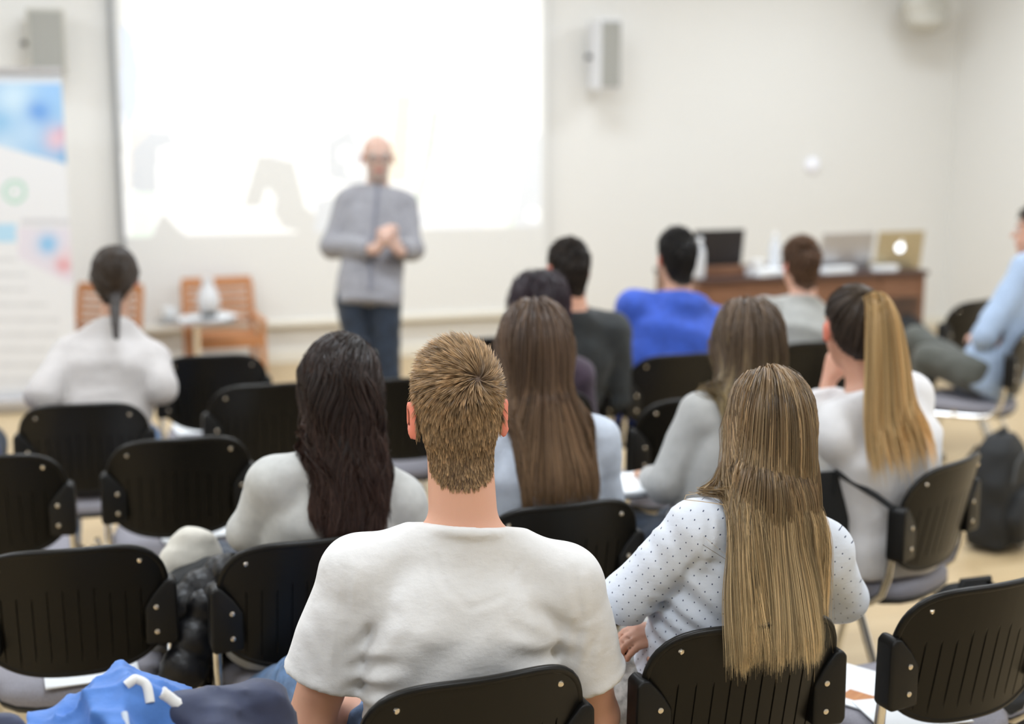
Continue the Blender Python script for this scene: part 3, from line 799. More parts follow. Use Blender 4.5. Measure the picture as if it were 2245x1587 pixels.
    for s in (-1, 1):
        V.add(cone(H((s * .012, .092, .024)), H((s * .05, .078, .024)), .009 * hs), .012)
        V.add(ell(H((s * .033, .098, .002)), A((.019, .014, .012)) * hs, Rh), .012, 0, 's')
        Re = Rh @ rotm(s * -28, -8, 0)
        V.add(ell(H((s * .084, -.012, -.012)), A((.0085, .021, .033)) * hs * g('ear', .45 if g('hair', 'short') == 'long' else 1.0), Re), .006)
        V.add(ell(H((s * .094, -.004, -.010)), A((.007, .012, .021)) * hs, Re), .005, 0, 's')
    V.add(cone(H((-.018, .092, -.058)), H((.018, .092, -.058)), .008 * hs), .006)
    V.add(cone(H((-.022, .103, -.0575)), H((.022, .103, -.0575)), .0028 * hs), .003, 0, 's')
    for s, a, b in arms: V.add(a, .02, -.002); V.add(b, .015)
    for s in (-1, 1):
        d = g('hd' + ('L' if s < 0 else 'R'), None)
        dv = (wr[s] - el[s]) if d is None else A(d[0]); nn = A((0, 0, 1)) if d is None else A(d[1])
        dv = dv / np.linalg.norm(dv)
        if abs(dv @ nn) > .95: nn = A((0, -1, 0))
        tt = A((-s, 0, .4)) if d is None or len(d) < 3 else A(d[2])
        for p_, k in hand(wr[s] + dv * .01, dv, nn, tt, g('curl', 28), g('hand', 1.0) * sc * (1 if male else .9)): V.add(p_, k)
    for s, a, b in legs:
        V.add(a, .03, -.006); V.add(b, .02, -.006)
    # clothes on the same grid
    C = V.like(); infl = g('infl', .011)
    for p_, k in torso: C.add(p_, k, infl)
    sl = g('sleeve', 1.0); slw = g('slw', .012)
    hem_pts = []
    for s, a, b in arms:
        ar = g('arm', 1.0) * sc * (1.0 if male else .84)
        if sl <= .99:
            e = sh[s] + (el[s] - sh[s]) * sl; C.add(cone(sh[s], e, .056 * ar + slw, .050 * ar + slw * 1.5), g('slk', .012)); hem_pts.append((s, e, el[s] - sh[s], .050 * ar + slw * 1.5))
        else:
            C.add(cone(sh[s], el[s], .056 * ar + slw, .044 * ar + slw), g('slk', .012))
            f = min(1.0, sl - 1.0); e = el[s] + (wr[s] - el[s]) * f
            C.add(cone(el[s], e, .044 * ar + slw, (.042 - .012 * f) * ar + slw * .8), .015); hem_pts.append((s, e, wr[s] - el[s], (.042 - .012 * f) * ar + slw * .8))
    for q in g('extra', []):
        C.add(q[0](N, u, xd, fw, sc), q[1])
    if g('fold', 0): 
        C.disp(folds(g('seed', 1), g('fold', .004), g('ff', 42), g('fdir', (.2, .3, 1)), 2.6))
        for q in g('grooves', []): C.add(q(N, u, xd, fw, sc, sh, el, pel), .012, 0, 's')
    for (a0, s0, a1, s1, wd_, am) in g('creases', []):
        def cr(X, Y, Z, a0=a0, s0=s0, a1=a1, s1=s1, wd_=wd_, am=am):
            a = (X - N[0]) * xd[0] + (Y - N[1]) * xd[1] + (Z - N[2]) * xd[2]; s_ = (X - N[0]) * u[0] + (Y - N[1]) * u[1] + (Z - N[2]) * u[2]; b = (X - N[0]) * fw[0] + (Y - N[1]) * fw[1] + (Z - N[2]) * fw[2]
            ex, ey = a1 - a0, s1 - s0; t = np.clip(((a - a0) * ex + (s_ - s0) * ey) / (ex * ex + ey * ey), 0, 1)
            d = np.sqrt((a - a0 - t * ex) ** 2 + (s_ - s0 - t * ey) ** 2); e = np.sin(np.pi * np.clip(t * .9 + .05, 0, 1)) ** .6
            return am * e * (np.exp(-(d / wd_) ** 2) - .7 * np.exp(-((d - 1.9 * wd_) / wd_) ** 2)) * (b < .03)
        C.disp(cr, .05)
    for s, e, dv, r in hem_pts:    # sleeve ends are open
        dv = dv / np.linalg.norm(dv)
        m = C.like(); m.add(cone(e + dv * .01, e + dv * .05, r + .012), 0); m.v = np.maximum(m.v, -((np.meshgrid(*C.ax, indexing='ij', sparse=True)[0] - e[0]) * dv[0] + (np.meshgrid(*C.ax, indexing='ij', sparse=True)[1] - e[1]) * dv[1] + (np.meshgrid(*C.ax, indexing='ij', sparse=True)[2] - e[2]) * dv[2]).astype(np.float32))
        C.v = np.maximum(C.v, -m.v) if sl <= .99 or sl < 1.95 else C.v
        if h < .008:
            C.add(torus(e - dv * .006, dv, r - .006, .009), .006)
            C.add(cone(e + dv * .06, e + dv * .018, r - .017), .003, 0, 's')
    nk = g('neckcut', .012); C.cut(N + u * nk * sc + fw * 0, u * 1.0 + fw * g('necktilt', .25), 0)
    if g('collar', 'rib') == 'rib': C.add(torus(N + u * (nk - .010) * sc, u + fw * g('necktilt', .25), .069 * sc * (1 if male else .88) * g('neck', 1.0), .0115), .004)
    else: C.add(torus(N + u * (nk + .006) * sc, u + fw * g('necktilt', .25), .062 * sc * (1 if male else .88), .012), .010)
    if not standing: C.cut((0, 0, .462), (0, 0, -1))
    else: C.cut((0, 0, g('hem', .76)), (0, 0, -1))
    # trousers
    T = V.like()
    for s, a, b in legs: T.add(a, .03, .008); T.add(b, .02, .010)
    T.add(loft(pel, pel + u * .16, xd, [(0, .165 * wf, .108 * df, 0), (1, .160 * wf, .106 * df, 0)]), .04, .006)
    if g('tfold', .003): T.disp(folds(g('seed', 1) + 50, g('tfold', .003), 55, (.5, 1, .3), 2.0))
    T.cut((0, 0, .07), (0, 0, -1))
    if not standing: T.cut((0, 0, .464), (0, 0, -1)) if g('trim_seat', False) else None
    root = thing('person', label, 'person', o, yaw, group)
    # ---- skin mesh
    bp, bf = V.nets(1)
    sk = A(g('skin', (.58, .34, .235))); cols = np.tile(sk, (len(bp), 1)); q = (bp - hc) @ Rh / hs
    earm = (np.abs(q[:, 0]) > .0775) & (np.abs(q[:, 2] + .01) < .05) & (np.abs(q[:, 1] + .01) < .04)
    cols[earm] = cols[earm] * A((1.12, .62, .58))  # redder ear skin, with a backlit glow put into the colour
    lips = (np.abs(q[:, 0]) < .024) & (np.abs(q[:, 2] + .058) < .011) & (q[:, 1] > .08); cols[lips] = cols[lips] * A((.9, .55, .55))
    brow = (np.abs(np.abs(q[:, 0]) - .033) < .02) & (np.abs(q[:, 2] - .03) < .006) & (q[:, 1] > .06)
    hcol = A(g('hair_root', (.05, .03, .02))); cols[brow] = hcol
    if g('beard', None) is not None:
        bd = (q[:, 2] < -.035) & (q[:, 2] > -.14) & (q[:, 1] > .0) & ~((np.abs(q[:, 0]) < .03) & (np.abs(q[:, 2] + .055) < .012)); cols[bd] = cols[bd] * .45 + A(g('beard', 0)) * .55
    body = mesh_obj('body', fast_mesh('body', bp, bf, True, cols), M['skin'], root)
    cp, cf = C.nets(1)
    uv = None
    if g('dots', False):
        uu = cp[:, 0] * .94 - cp[:, 1] * .9; uv = np.stack([uu / .030, cp[:, 2] / .028, np.zeros(len(cp))], 1)
    shirt = mesh_obj(g('top_name', 'shirt'), fast_mesh('shirt', cp, cf, True, None, uv), M[S['top']], root)
    tp, tf = T.nets(1)
    mesh_obj('trousers', fast_mesh('trousers', tp, tf, True), M[g('bottom', 'dark_denim')], root)
    for s in (-1, 1):
        ft = an[s]; fd = A(g('foot' + ('L' if s < 0 else 'R'), (s * .25, 1, 0))); fd = fd / np.linalg.norm(fd)
        if ft[2] > .2 or standing or True:
            sv = Vol(ft - .30, ft + .30, .012)
            sv.add(cone(ft + A((0, 0, -.035)) - fd * .05, ft + fd * .15 + A((0, 0, -.045)), .042, .038), .02); sv.add(cone(ft, ft + A((0, 0, -.03)), .045, .045), .02)
            sv.cut((0, 0, max(.004, ft[2] - .083)), (0, 0, -1))
            a_, b_ = sv.nets(1); mesh_obj('shoe', fast_mesh('shoe', a_, b_, True), M['shoe'], root)
    # ---- hair
    CV = V.like(); CV.v = np.minimum(V.v, C.v)
    if g('hair', 'short') == 'long' and g('hull', True):
        for he, hr_ in g('hull_end', [(N - u * .13 * sc - fw * .035, .085 * sc)]): CV.add(cone(H((0, -.03, .0)), he, .060 * hs, hr_), .03)
    hz = A(g('hairline', (.080, .068, .045, .020, .012, -.030, -.060, -.078, -.082)))
    fc = bp[bf].mean(1); qc = (fc - hc) @ Rh / hs
    az = np.abs(np.arctan2(qc[:, 0], qc[:, 1] + .012)); zmin = np.interp(az, HAIRLINE_AZ, hz)
    dist = np.linalg.norm(qc, axis=1)
    earx = (np.abs(qc[:, 0]) > .0765) & (np.abs(qc[:, 2] + .012) < .042) & (qc[:, 1] > -.045) & (qc[:, 1] < .02)
    ok = (qc[:, 2] > zmin) & (dist < .17) & ~earx
    if g('hair_ok', None): ok &= g('hair_ok', None)(qc)
    idx = np.flatnonzero(ok)
    kind = g('hair', 'short'); r = np.random.default_rng(g('seed', 1) + 9)
    tri = bp[bf[idx]]; area = np.linalg.norm(np.cross(tri[:, 1] - tri[:, 0], tri[:, 3] - tri[:, 0]), axis=1); area /= area.sum()
    def roots(n):
        i = r.choice(len(idx), n, p=area); a, b = r.uniform(size=(n, 1)), r.uniform(size=(n, 1)); t = tri[i]
        p = t[:, 0] * (1 - a) * (1 - b) + t[:, 1] * a * (1 - b) + t[:, 2] * a * b + t[:, 3] * (1 - a) * b
        return p, V.normal(p)
    VS, FS, CS = [], [], []
    def push(v, f, c):
        FS.append(f + sum(len(x) for x in VS)); VS.append(v); CS.append(c)
    def cap(lift, col):
        used = np.unique(bf[idx]); mp = np.full(len(bp), -1); mp[used] = np.arange(len(used))
        p = bp[used]; push(p + V.normal(p) * lift, mp[bf[idx]], np.tile(A(col), (len(used), 1)))
    rc, tc_ = g('hair_root', (.05, .03, .02)), g('hair_tip', (.08, .05, .03))
    n = g('strands', 3000); wd = g('hw', .0022)
    if kind != 'none': cap(.0006 if kind == 'short' else .003, g('cap_col', A(rc) * .8))
    if kind in ('short',):
        p, nn = roots(n); qq = (p - hc) @ Rh / hs
        wh = A(g('whorl', (.03, -.075, .075))); 
        rad = qq - wh; rad = rad @ Rh.T; tang = rad - nn * (rad * nn).sum(1, keepdims=True); tang /= np.linalg.norm(tang, axis=1, keepdims=True) + 1e-6
        sw_ = np.cross(nn, tang); dw = np.linalg.norm(qq - wh, axis=1)
        d0 = tang * .8 + sw_ * (g('swirl', .5) * np.exp(-dw / .05))[:, None]
        down = np.zeros_like(d0); down[:, 2] = -1; down[:, 1] = .0; down = down - nn * (down * nn).sum(1, keepdims=True)
        ql = np.interp(qq[:, 2], [-.02, .06], [1, 0]); d0 = d0 * (1 - ql)[:, None] + down * ql[:, None]
        comb = Rh @ A(g('comb', (0, 0, 0))); d0 = d0 + comb * np.interp(qq[:, 2], [.04, .09], [0, 1])[:, None]
        d0 = d0 - nn * (d0 * nn).sum(1, keepdims=True); d0 /= np.linalg.norm(d0, axis=1, keepdims=True) + 1e-6
        ln = np.interp(qq[:, 2], g('len_z', (-.12, -.06, .0, .06, .11)), g('len', (.005, .010, .018, .028, .042))) * r.uniform(.65, 1.15, n)
        if g('len_fn', None): ln = ln * g('len_fn', None)(qq)
        lift = np.interp(qq[:, 2], [-.1, .02, .1], g('lift', (.25, .4, .75)))
        Mm = g('pts', 5); t = np.linspace(0, 1, Mm)[None, :, None]
        jit = r.normal(0, .18, (n, 3))
        pos = p[:, None] + (ln[:, None, None] * (t * (d0 + jit * .5)[:, None] + (lift[:, None, None] * (t - .45 * t * t)) * nn[:, None]))
        pos, cl = clumpify(pos, max(10, n // 14), g('clump', .55), 3, 1.0) if n > 600 else (pos, None)
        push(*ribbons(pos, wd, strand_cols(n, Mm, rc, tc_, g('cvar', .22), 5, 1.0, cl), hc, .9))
    elif kind in ('long', 'tail'):
        p, nn = roots(n); qq = (p - hc) @ Rh / hs
        part = g('part', 0.0)
        if kind == 'long':
            sgn = np.tanh((qq[:, 0] - part) / .02)
            f = np.stack([sgn * g('side', .5), np.full(n, -g('backw', .8)) , np.full(n, -.6)], 1)
            f[:, 2] -= 1.0 * (qq[:, 2] < .05)
            fr_ = (qq[:, 1] > .02) & (qq[:, 2] > .04); f[fr_] = np.stack([sgn[fr_] * .22, np.full(fr_.sum(), -1.0), np.full(fr_.sum(), .4)], 1)
            yb = g('yback', -.075); zt = hc[2] - .03 * hs
            wr_ = r.uniform(0, 1, n)
            Ry = np.array(Matrix.Rotation(math.radians(hy) - yaw, 3, 'Z'))
            def fix(p_):
                if not g('behind', True): return p_
                q_ = (p_ - hc) @ Ry; lim = np.interp(-q_[:, 2], [.0, .06, .12, .20, .5], [.06, -.01, -.055, -.10, -.10]) + .012 * wr_
                dlt = np.minimum(lim - q_[:, 1], 0); q_[:, 1] += np.maximum(dlt, -.012); return hc + q_ @ Ry.T
            def pull(p_, k):
                q_ = (p_ - hc) @ Ry; dn = np.clip(-q_[:, 2], 0, 1); G = np.zeros_like(p_); below = np.clip((.02 - q_[:, 2]) / .06, 0, 1)
                G[:, 1] = np.clip((yb - q_[:, 1]) * g('backk', 9.0), -1.2, .25) * below * (p_[:, 2] > N[2] - .10)
                dx = q_[:, 0] - g('drift', 0.0) * dn; x0 = g('xw0', .080) * hs; xl = (x0 + (g('xw1', .11) - x0) * np.clip(dn / .35, 0, 1)) * (.75 + .25 * wr_)
                G[:, 0] = -np.sign(dx) * np.clip(np.abs(dx) - xl, 0, .04) * 60 * (q_[:, 2] < .09) + dx * g('spread', .0) * below
                return G @ Ry.T
        else:
            tie = H(g('tie', (0, -.105, .045)))
            f = tie - p; yb = 0
            def pull(p_, k): return np.zeros_like(p_)
        f = f @ Rh.T if kind == 'long' else f
        f = f - nn * (f * nn).sum(1, keepdims=True) + nn * .10
        off = .003 + g('vol', .016) * r.uniform(0, 1, n) ** 1.3
        if kind == 'long':
            off = off * np.interp(qq[:, 2], [-.05, .05, .11], [.5, 1, 1])
            x_rel = np.abs(qq[:, 0]) / .08
            ze = g('zend', .8) + r.normal(0, g('zvar', .02), n) + g('ushape', .03) * x_rel ** 2
            if g('layer', 0): ze = ze + (r.uniform(size=n) < g('layer', 0)) * r.uniform(0, g('layer_h', .15), n)
            path, end = hang(CV, p, nn, f, off, ze, g('steps', 72), .011, g('grav', .2), pull, 4, g('wav', 0), fix)
            end = np.maximum(end, 3)
            bad = ((path[:, :, 2] > hc[2] + .035) & (np.linalg.norm(path - hc, axis=2) > .155 * hs)).any(1) | (path[:, :, 2] > top[2] + .02).any(1)
            path, end = path[~bad], end[~bad]; n = len(path)
            Mm = g('pts', 16); pos = resample(path, end, Mm)
            pos, cl = clumpify(pos, max(12, n // g('cn', 30)), g('clump', .6), 3, g('cpow', 1.5))
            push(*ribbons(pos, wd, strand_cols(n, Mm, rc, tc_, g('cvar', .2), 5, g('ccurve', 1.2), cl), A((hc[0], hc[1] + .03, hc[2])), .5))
            m = g('fly', 120); i = r.choice(n, m); fp = pos[i] + r.normal(0, .0012, (m, Mm, 3)).cumsum(1) * .9 + (r.normal(0, .006, (m, 1, 3)) * np.linspace(0, 1, Mm)[None, :, None])
            push(*ribbons(fp, wd * .45, strand_cols(m, Mm, rc, tc_, .2, 8), hc, .8, True, 3))
        else:
            t = np.linspace(0, 1, 9)[None, :, None]; pos = p[:, None] * (1 - t) + tie * t
            pf = pos.reshape(-1, 3)
            for _ in range(4):
                d = V.sample(pf) - np.repeat(off * .5, 9); nq = V.normal(pf); pf = pf + np.where((d < 0)[:, None], nq * np.minimum(-d, .02)[:, None], 0)
            pos = pf.reshape(n, 9, 3); pos[:, -1] = tie + r.normal(0, .006, (n, 3))
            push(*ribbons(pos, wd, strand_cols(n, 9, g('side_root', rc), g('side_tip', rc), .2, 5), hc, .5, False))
            # the tail
            m = g('tail_n', 2500); a = r.uniform(0, 6.28, m); rr = np.sqrt(r.uniform(0, 1, m)) * g('tail_r', .022)
            tp_ = tie + np.stack([np.cos(a) * rr, np.abs(np.sin(a)) * rr * -.6 - .008, np.sin(a) * rr * .5], 1)
            ze = g('zend', .85) + r.normal(0, g('zvar', .04), m) - .0 * rr
            d0 = np.stack([np.cos(a) * .25, np.full(m, -.9), np.full(m, .35)], 1) @ Rh.T
            if g('tail_dir', None) is not None: d0 = d0 * .3 + A(g('tail_dir', None))
            sp = np.cos(a) * rr / g('tail_r', .022)
            def pull2(p_, k):
                G = np.zeros_like(p_); G[:, 0] = sp * g('tail_spread', .10) * (k < 30) - (sp * g('tail_close', 0.0)) * (k > 34) + g('drift', 0); G[:, 1] = g('tail_y', 0.0); return G
            offt = .004 + .03 * r.uniform(0, 1, m)
            path, end = hang(CV, tp_, np.tile(A((0, -1, 0)), (m, 1)), d0, offt, ze, g('steps', 60), .011, g('grav', .2), pull2, 6)
            pos = resample(path, np.maximum(end, 3), 16); pos, cl = clumpify(pos, max(8, m // 60), g('clump', .5), 3, 1.2)
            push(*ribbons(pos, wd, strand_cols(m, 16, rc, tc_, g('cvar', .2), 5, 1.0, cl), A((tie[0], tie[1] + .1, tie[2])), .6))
    if VS:
        hm = fast_mesh('hair', np.concatenate(VS), np.concatenate(FS), True, np.concatenate(CS))
        mesh_obj('hair', hm, M['hair'], root)
    if g('eyes', False):
        for s in (-1, 1):
            eo = MB(); eo.lathe([(.0115 * math.sin(math.pi * i / 8) + 1e-5, -.0115 * math.cos(math.pi * i / 8)) for i in range(9)], 14)
            e = eo.build('eye', M['eye'], root, smooth=True); e.location = H((s * .032, .083, .004))
            ir = MB().lathe([(.0055, 0), (.004, .002), (.0001, .0025)], 12).build('iris', M['iris'], e, smooth=True); ir.rotation_euler = (-math.pi / 2, 0, 0); ir.location = (0, .0105, 0)
    return dict(root=root, hc=hc, Rh=Rh, H=H, N=N, u=u, sh=sh, el=el, wr=wr, loc=loc, xd=xd, fw=fw, V=V, C=C)
# ------------------------------------------------------------------ the audience
SK1, SK2 = (.74, .40, .275), (.66, .35, .24)
def whorl_len(q):   # the fringe and top stay long, the back is clipped
    return np.interp(q[:, 1], [-.08, .0, .08], [.85, 1.0, 1.15])
man = person('man with short fair hair seen from behind in a plain white T-shirt', 'H', (1003, 762, 2.50), dict(
    male=True, h=.0065, scale=1.06, hscale=.95, wide=.90, sw=.180, slk=.008, arm=1.0, hrot=(8, -4, 0), twist=6, nshift=(0, -.01, -.045), top='white_tee', top_name='t_shirt', sleeve=.66, slw=.016, infl=.012, creases=[(-0.2148, -0.0546, -0.2066, -0.1597, 0.008, 0.003), (-0.2066, -0.1597, -0.2099, -0.2353, 0.009, 0.004), (0.1934, -0.042, 0.2165, -0.1345, 0.008, 0.003), (0.2165, -0.1345, 0.2132, -0.2269, 0.009, 0.004), (-0.2041, -0.2227, -0.1259, -0.1261, 0.013, 0.006), (-0.2066, -0.2437, -0.1012, -0.2017, 0.012, 0.006), (-0.1959, -0.2815, -0.1177, -0.2605, 0.011, 0.005), (-0.1918, -0.3277, -0.0848, -0.3025, 0.012, 0.005), (0.2099, -0.1597, 0.121, -0.105, 0.012, 0.004), (0.2132, -0.2101, 0.0963, -0.1849, 0.014, 0.006), (0.2074, -0.2437, 0.1045, -0.2437, 0.012, 0.005), (0.1951, -0.2773, 0.0634, -0.2815, 0.014, 0.005), (-0.1506, -0.3529, -0.0189, -0.3025, 0.016, 0.006), (-0.0189, -0.3025, 0.1457, -0.2521, 0.015, 0.005), (-0.1012, -0.2605, 0.0058, -0.1345, 0.025, 0.006), (0.0716, -0.1261, 0.1539, -0.1597, 0.01, 0.003), (-0.0601, -0.0168, -0.0436, -0.063, 0.006, 0.0022), (-0.0436, -0.063, 0.0058, -0.0992, 0.006, 0.0022), (0.0058, -0.0992, 0.0675, -0.0798, 0.006, 0.0022), (0.0675, -0.0798, 0.1045, -0.021, 0.006, 0.0022), (-0.2576, -0.1597, -0.2329, -0.2521, 0.012, 0.004), (-0.2741, -0.2017, -0.2494, -0.2689, 0.01, 0.004), (0.2444, -0.1597, 0.2362, -0.2353, 0.01, 0.004)],
    fold=.0035, ff=26, fdir=(.5, .2, 1), seed=11, bottom='denim', neckcut=.014, ear=1.15, tfold=.006,
    elL=(-.088, .02, -.265), elR=(.080, .03, -.265), wrL=(.20, .20, -.05), wrR=(-.20, .20, -.05),
    knL=('px', 690, 1500, 2.90), anL=('px', 560, 1535, 3.22), footL=(-.5, 1, .1),
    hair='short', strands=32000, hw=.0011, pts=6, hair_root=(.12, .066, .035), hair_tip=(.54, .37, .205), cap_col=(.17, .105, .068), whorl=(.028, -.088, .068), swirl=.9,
    len_z=(-.125, -.075, -.02, .03, .075, .12), len=(.012, .017, .022, .028, .038, .052), len_fn=whorl_len, comb=(-.25, .55, .15), lift=(.22, .34, .62), clump=.5, cvar=.25,
    hairline=(.085, .075, .055, .005, -.015, -.062, -.102, -.122, -.128), skin=SK1), )
blonde = person('woman with long straight blonde hair in a white shirt dotted with navy', 'I', (1690, 812, 2.68), dict(
    h=.0065, scale=.98, hscale=.94, hull_end=[(A((-.075, -.205, .76)), .085), (A((.065, -.205, .76)), .085)], hrot=(4, -6, 0), twist=16, pelvis=(-.05, -.02, .462), knL=(-.14, .40, 0), top='dot_shirt', sleeve=1.35, slw=.014, infl=.012, dots=True, creases=[(-0.158, -0.0187, -0.1598, -0.1121, 0.007, 0.003), (-0.1598, -0.1121, -0.1689, -0.1682, 0.008, 0.004), (-0.158, -0.1075, -0.0502, -0.1028, 0.007, 0.003), (-0.1918, -0.1682, -0.0868, -0.2056, 0.012, 0.006), (-0.1963, -0.1963, -0.0502, -0.2243, 0.012, 0.005), (-0.2009, -0.2336, -0.0868, -0.2477, 0.012, 0.005), (-0.2055, -0.271, -0.1142, -0.2757, 0.011, 0.005), (-0.2146, -0.2991, -0.1416, -0.3084, 0.01, 0.004), (-0.2329, -0.0561, -0.1689, -0.1308, 0.014, 0.005), (-0.2511, -0.0935, -0.1963, -0.1589, 0.013, 0.005)], fold=.003, ff=30, fdir=(.1, .3, 1), seed=21, bottom='grey_marl', tfold=.004,
    elL=('px', 1375, 1310, 2.68), wrL=(.20, .12, .02), elR=('px', 1850, 1310, 2.86), wrR=('px', 1478, 1380, 2.78),
    hdR=((-1, -.15, .05), (0, -.3, 1), (0, -1, .2)), curl=30, skin=(.58, .30, .20),
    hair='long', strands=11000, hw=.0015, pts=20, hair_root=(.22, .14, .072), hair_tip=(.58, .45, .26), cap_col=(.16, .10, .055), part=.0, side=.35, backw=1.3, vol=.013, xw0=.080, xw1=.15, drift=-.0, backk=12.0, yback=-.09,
    zend=.745, zvar=.022, ushape=.03, clump=.62, cn=34, cvar=.34, ccurve=1.35, fly=260, layer=.12, layer_h=.10, steps=80))
brunette = person('woman with long dark brown hair in a light grey sweater', 'G', (745, 740, 3.20), dict(
    h=.008, scale=1.0, hrot=(14, -6, 0), top='grey_knit', top_name='sweater', sleeve=1.9, slw=.016, infl=.014, fold=.003, ff=30, seed=31, bottom='dark_denim',
    elL=('px', 548, 1165, 3.22), wrL=(.05, .22, .0), elR=(.08, .02, -.26), skin=(.50, .28, .19),
    hair='long', strands=8000, hw=.0020, pts=18, hair_root=(.022, .013, .010), hair_tip=(.060, .030, .022), part=.0, side=.35, backw=.9, vol=.016, xw0=.080, xw1=.085,
    zend=.80, zvar=.06, ushape=.18, clump=.92, cn=110, cvar=.3, wav=.8, cpow=.8, fly=200, layer=.2, layer_h=.14))
brown = person('woman with very long straight brown hair in a pale blue shirt', 'L', (1172, 662, 3.50), dict(
    h=.009, scale=1.0, hrot=(12, -5, 0), top='pale_blue', sleeve=1.8, slw=.016, infl=.013, fold=.004, ff=34, seed=41, bottom='dark_denim',
    hair='long', strands=7500, hw=.0023, pts=18, hair_root=(.10, .060, .040), hair_tip=(.26, .16, .085), part=0, side=.35, backw=.9, vol=.018, xw0=.082, xw1=.115,
    zend=.80, zvar=.025, ushape=.06, clump=.6, cn=40, drift=.12, cvar=.22, layer=.15, layer_h=.12))
cardigan = person('woman in a grey cardigan with brown hair lightening to blonde tips', 'O', (1640, 660, 3.78), dict(
    h=.010, scale=.98, hrot=(14, -4, 0), top='grey_cardigan', top_name='cardigan', sleeve=1.9, slw=.014, infl=.013, fold=.004, ff=34, seed=51, bottom='dark_denim',
    elL=('px', 1455, 1065, 3.72), wrL=('px', 1425, 1045, 3.92), hair='long', strands=5000, hw=.0028, pts=15, hair_root=(.12, .078, .050), hair_tip=(.62, .48, .24), part=0, side=.45, backw=.8, vol=.022, xw0=.090, xw1=.17,
    zend=.90, zvar=.035, ushape=.02, clump=.65, cn=50, behind=False, cvar=.22, ccurve=3.0))
pony = person('woman in a loose white top with a long blonde ponytail, hand at chin', 'K', (1875, 628, 3.85), dict(
    h=.010, scale=1.0, hrot=(9, -4, 0), twist=36, top='white_top', sleeve=1.9, slw=.03, infl=.030, fold=.006, ff=26, fdir=(.8, .2, .7), seed=61, bottom='dark_trousers', eyes=True,
    elL=('px', 1806, 925, 4.0), wrL=('px', 1815, 845, 4.03), hdL=((.25, -.1, 1), (-.9, .2, .2), (.5, -.6, .4)), curl=55, nshift=(0, -.02, 0), bow=-.03,
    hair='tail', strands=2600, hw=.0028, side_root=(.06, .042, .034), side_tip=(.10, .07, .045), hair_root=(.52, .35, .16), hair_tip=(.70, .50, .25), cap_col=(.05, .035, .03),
    tie=(.0, -.078, .096), tail_n=3400, tail_r=.030, tail_spread=.22, tail_close=.05, zend=.865, zvar=.05, clump=.6, steps=70, tail_y=-.12, skin=SK2))
person('person with dark purple hair beside the man in the charcoal jacket', 'U', (1182, 598, 4.72), dict(
    h=.012, scale=.97, hrot=(15, 0, 0), top='plum_top', seed=71, fold=.003, hair='long', strands=3500, hw=.0032, hair_root=(.022, .012, .018), hair_tip=(.045, .018, .030), vol=.030, zend=.99, zvar=.02, xw0=.09, xw1=.14,
    side=.5, backw=.7, clump=.5, pts=13, fly=20))
jac = person('man with short dark hair in a charcoal jacket', 'V', (1247, 524, 5.30), dict(
    male=True, h=.012, hrot=(20, -3, 0), top='black_jacket', top_name='jacket', slw=.02, infl=.02, collar='shirt', fold=.004, seed=81, hair='short', strands=5000, hw=.0026, hair_root=(.018, .012, .009), hair_tip=(.045, .032, .024),
    len=(.006, .012, .018, .022, .026), hairline=(.085, .075, .05, .0, -.01, -.05, -.085, -.10, -.105), skin=SK2))
person('man with short black hair in a royal blue hooded sweatshirt', 'Mh', (1488, 504, 5.75), dict(
    male=True, h=.012, wide=1.05, sw=.19, hrot=(16, 2, 0), top='blue_fleece', top_name='hooded_sweatshirt', slw=.022, infl=.022, fold=.006, ff=22, seed=91, neckcut=-.005,
    elL=(-.09, .04, -.26), extra=[(lambda N, u, x, f, s: ell(N - f * .075 - u * .045, (.105, .05, .075)), .03), (lambda N, u, x, f, s: torus(N - f * .03 - u * .005, u - f * .5, .085, .028), .02)],
    hair='short', strands=5000, hw=.0026, hair_root=(.012, .010, .009), hair_tip=(.03, .025, .022), len=(.006, .012, .02, .026, .034), hairline=(.085, .075, .05, .0, -.01, -.05, -.085, -.10, -.105), skin=(.56, .31, .20)))
person('man with short auburn-brown hair in a grey T-shirt near the desk', 'Pg', (1760, 522, 6.05), dict(
    male=True, h=.012, hrot=(14, 0, 0), top='grey_tee', top_name='t_shirt', sleeve=.7, slw=.018, fold=.004, seed=101, hair='short', strands=5000, hw=.0026, hair_root=(.10, .05, .028), hair_tip=(.20, .11, .06),
    len=(.006, .012, .018, .026, .034), hairline=(.085, .075, .05, .0, -.01, -.05, -.085, -.10, -.105), skin=(.64, .36, .26)))
braid = person('woman in a white blouse with a dark plaited braid', 'C', (250, 541, 4.98), dict(
    h=.011, scale=1.0, hscale=.96, nshift=(0, 0, -.03), sdrop=.105, sw=.142, hrot=(4, -8, 0), top='blouse', top_name='blouse', sleeve=1.9, slw=.02, infl=.022, fold=.006, ff=30, fdir=(.1, .1, 1), seed=111, bottom='denim', collar='shirt', neckcut=.02,
    elL=('px', 92, 868, 4.75), wrL=(.10, .22, -.03), elR=('px', 352, 850, 4.85), wrR=(-.06, .22, -.06),
    hair='tail', strands=3200, hw=.003, hair_root=(.030, .020, .013), hair_tip=(.05, .033, .022), cvar=.4, side_root=(.035, .023, .015), side_tip=(.10, .065, .04), cap_col=(.02, .013, .009),
    tie=(.02, -.092, -.055), tail_n=10, zend=1.12, hairline=(.080, .068, .045, .020, .012, -.030, -.070, -.098, -.105), skin=(.55, .32, .22)))
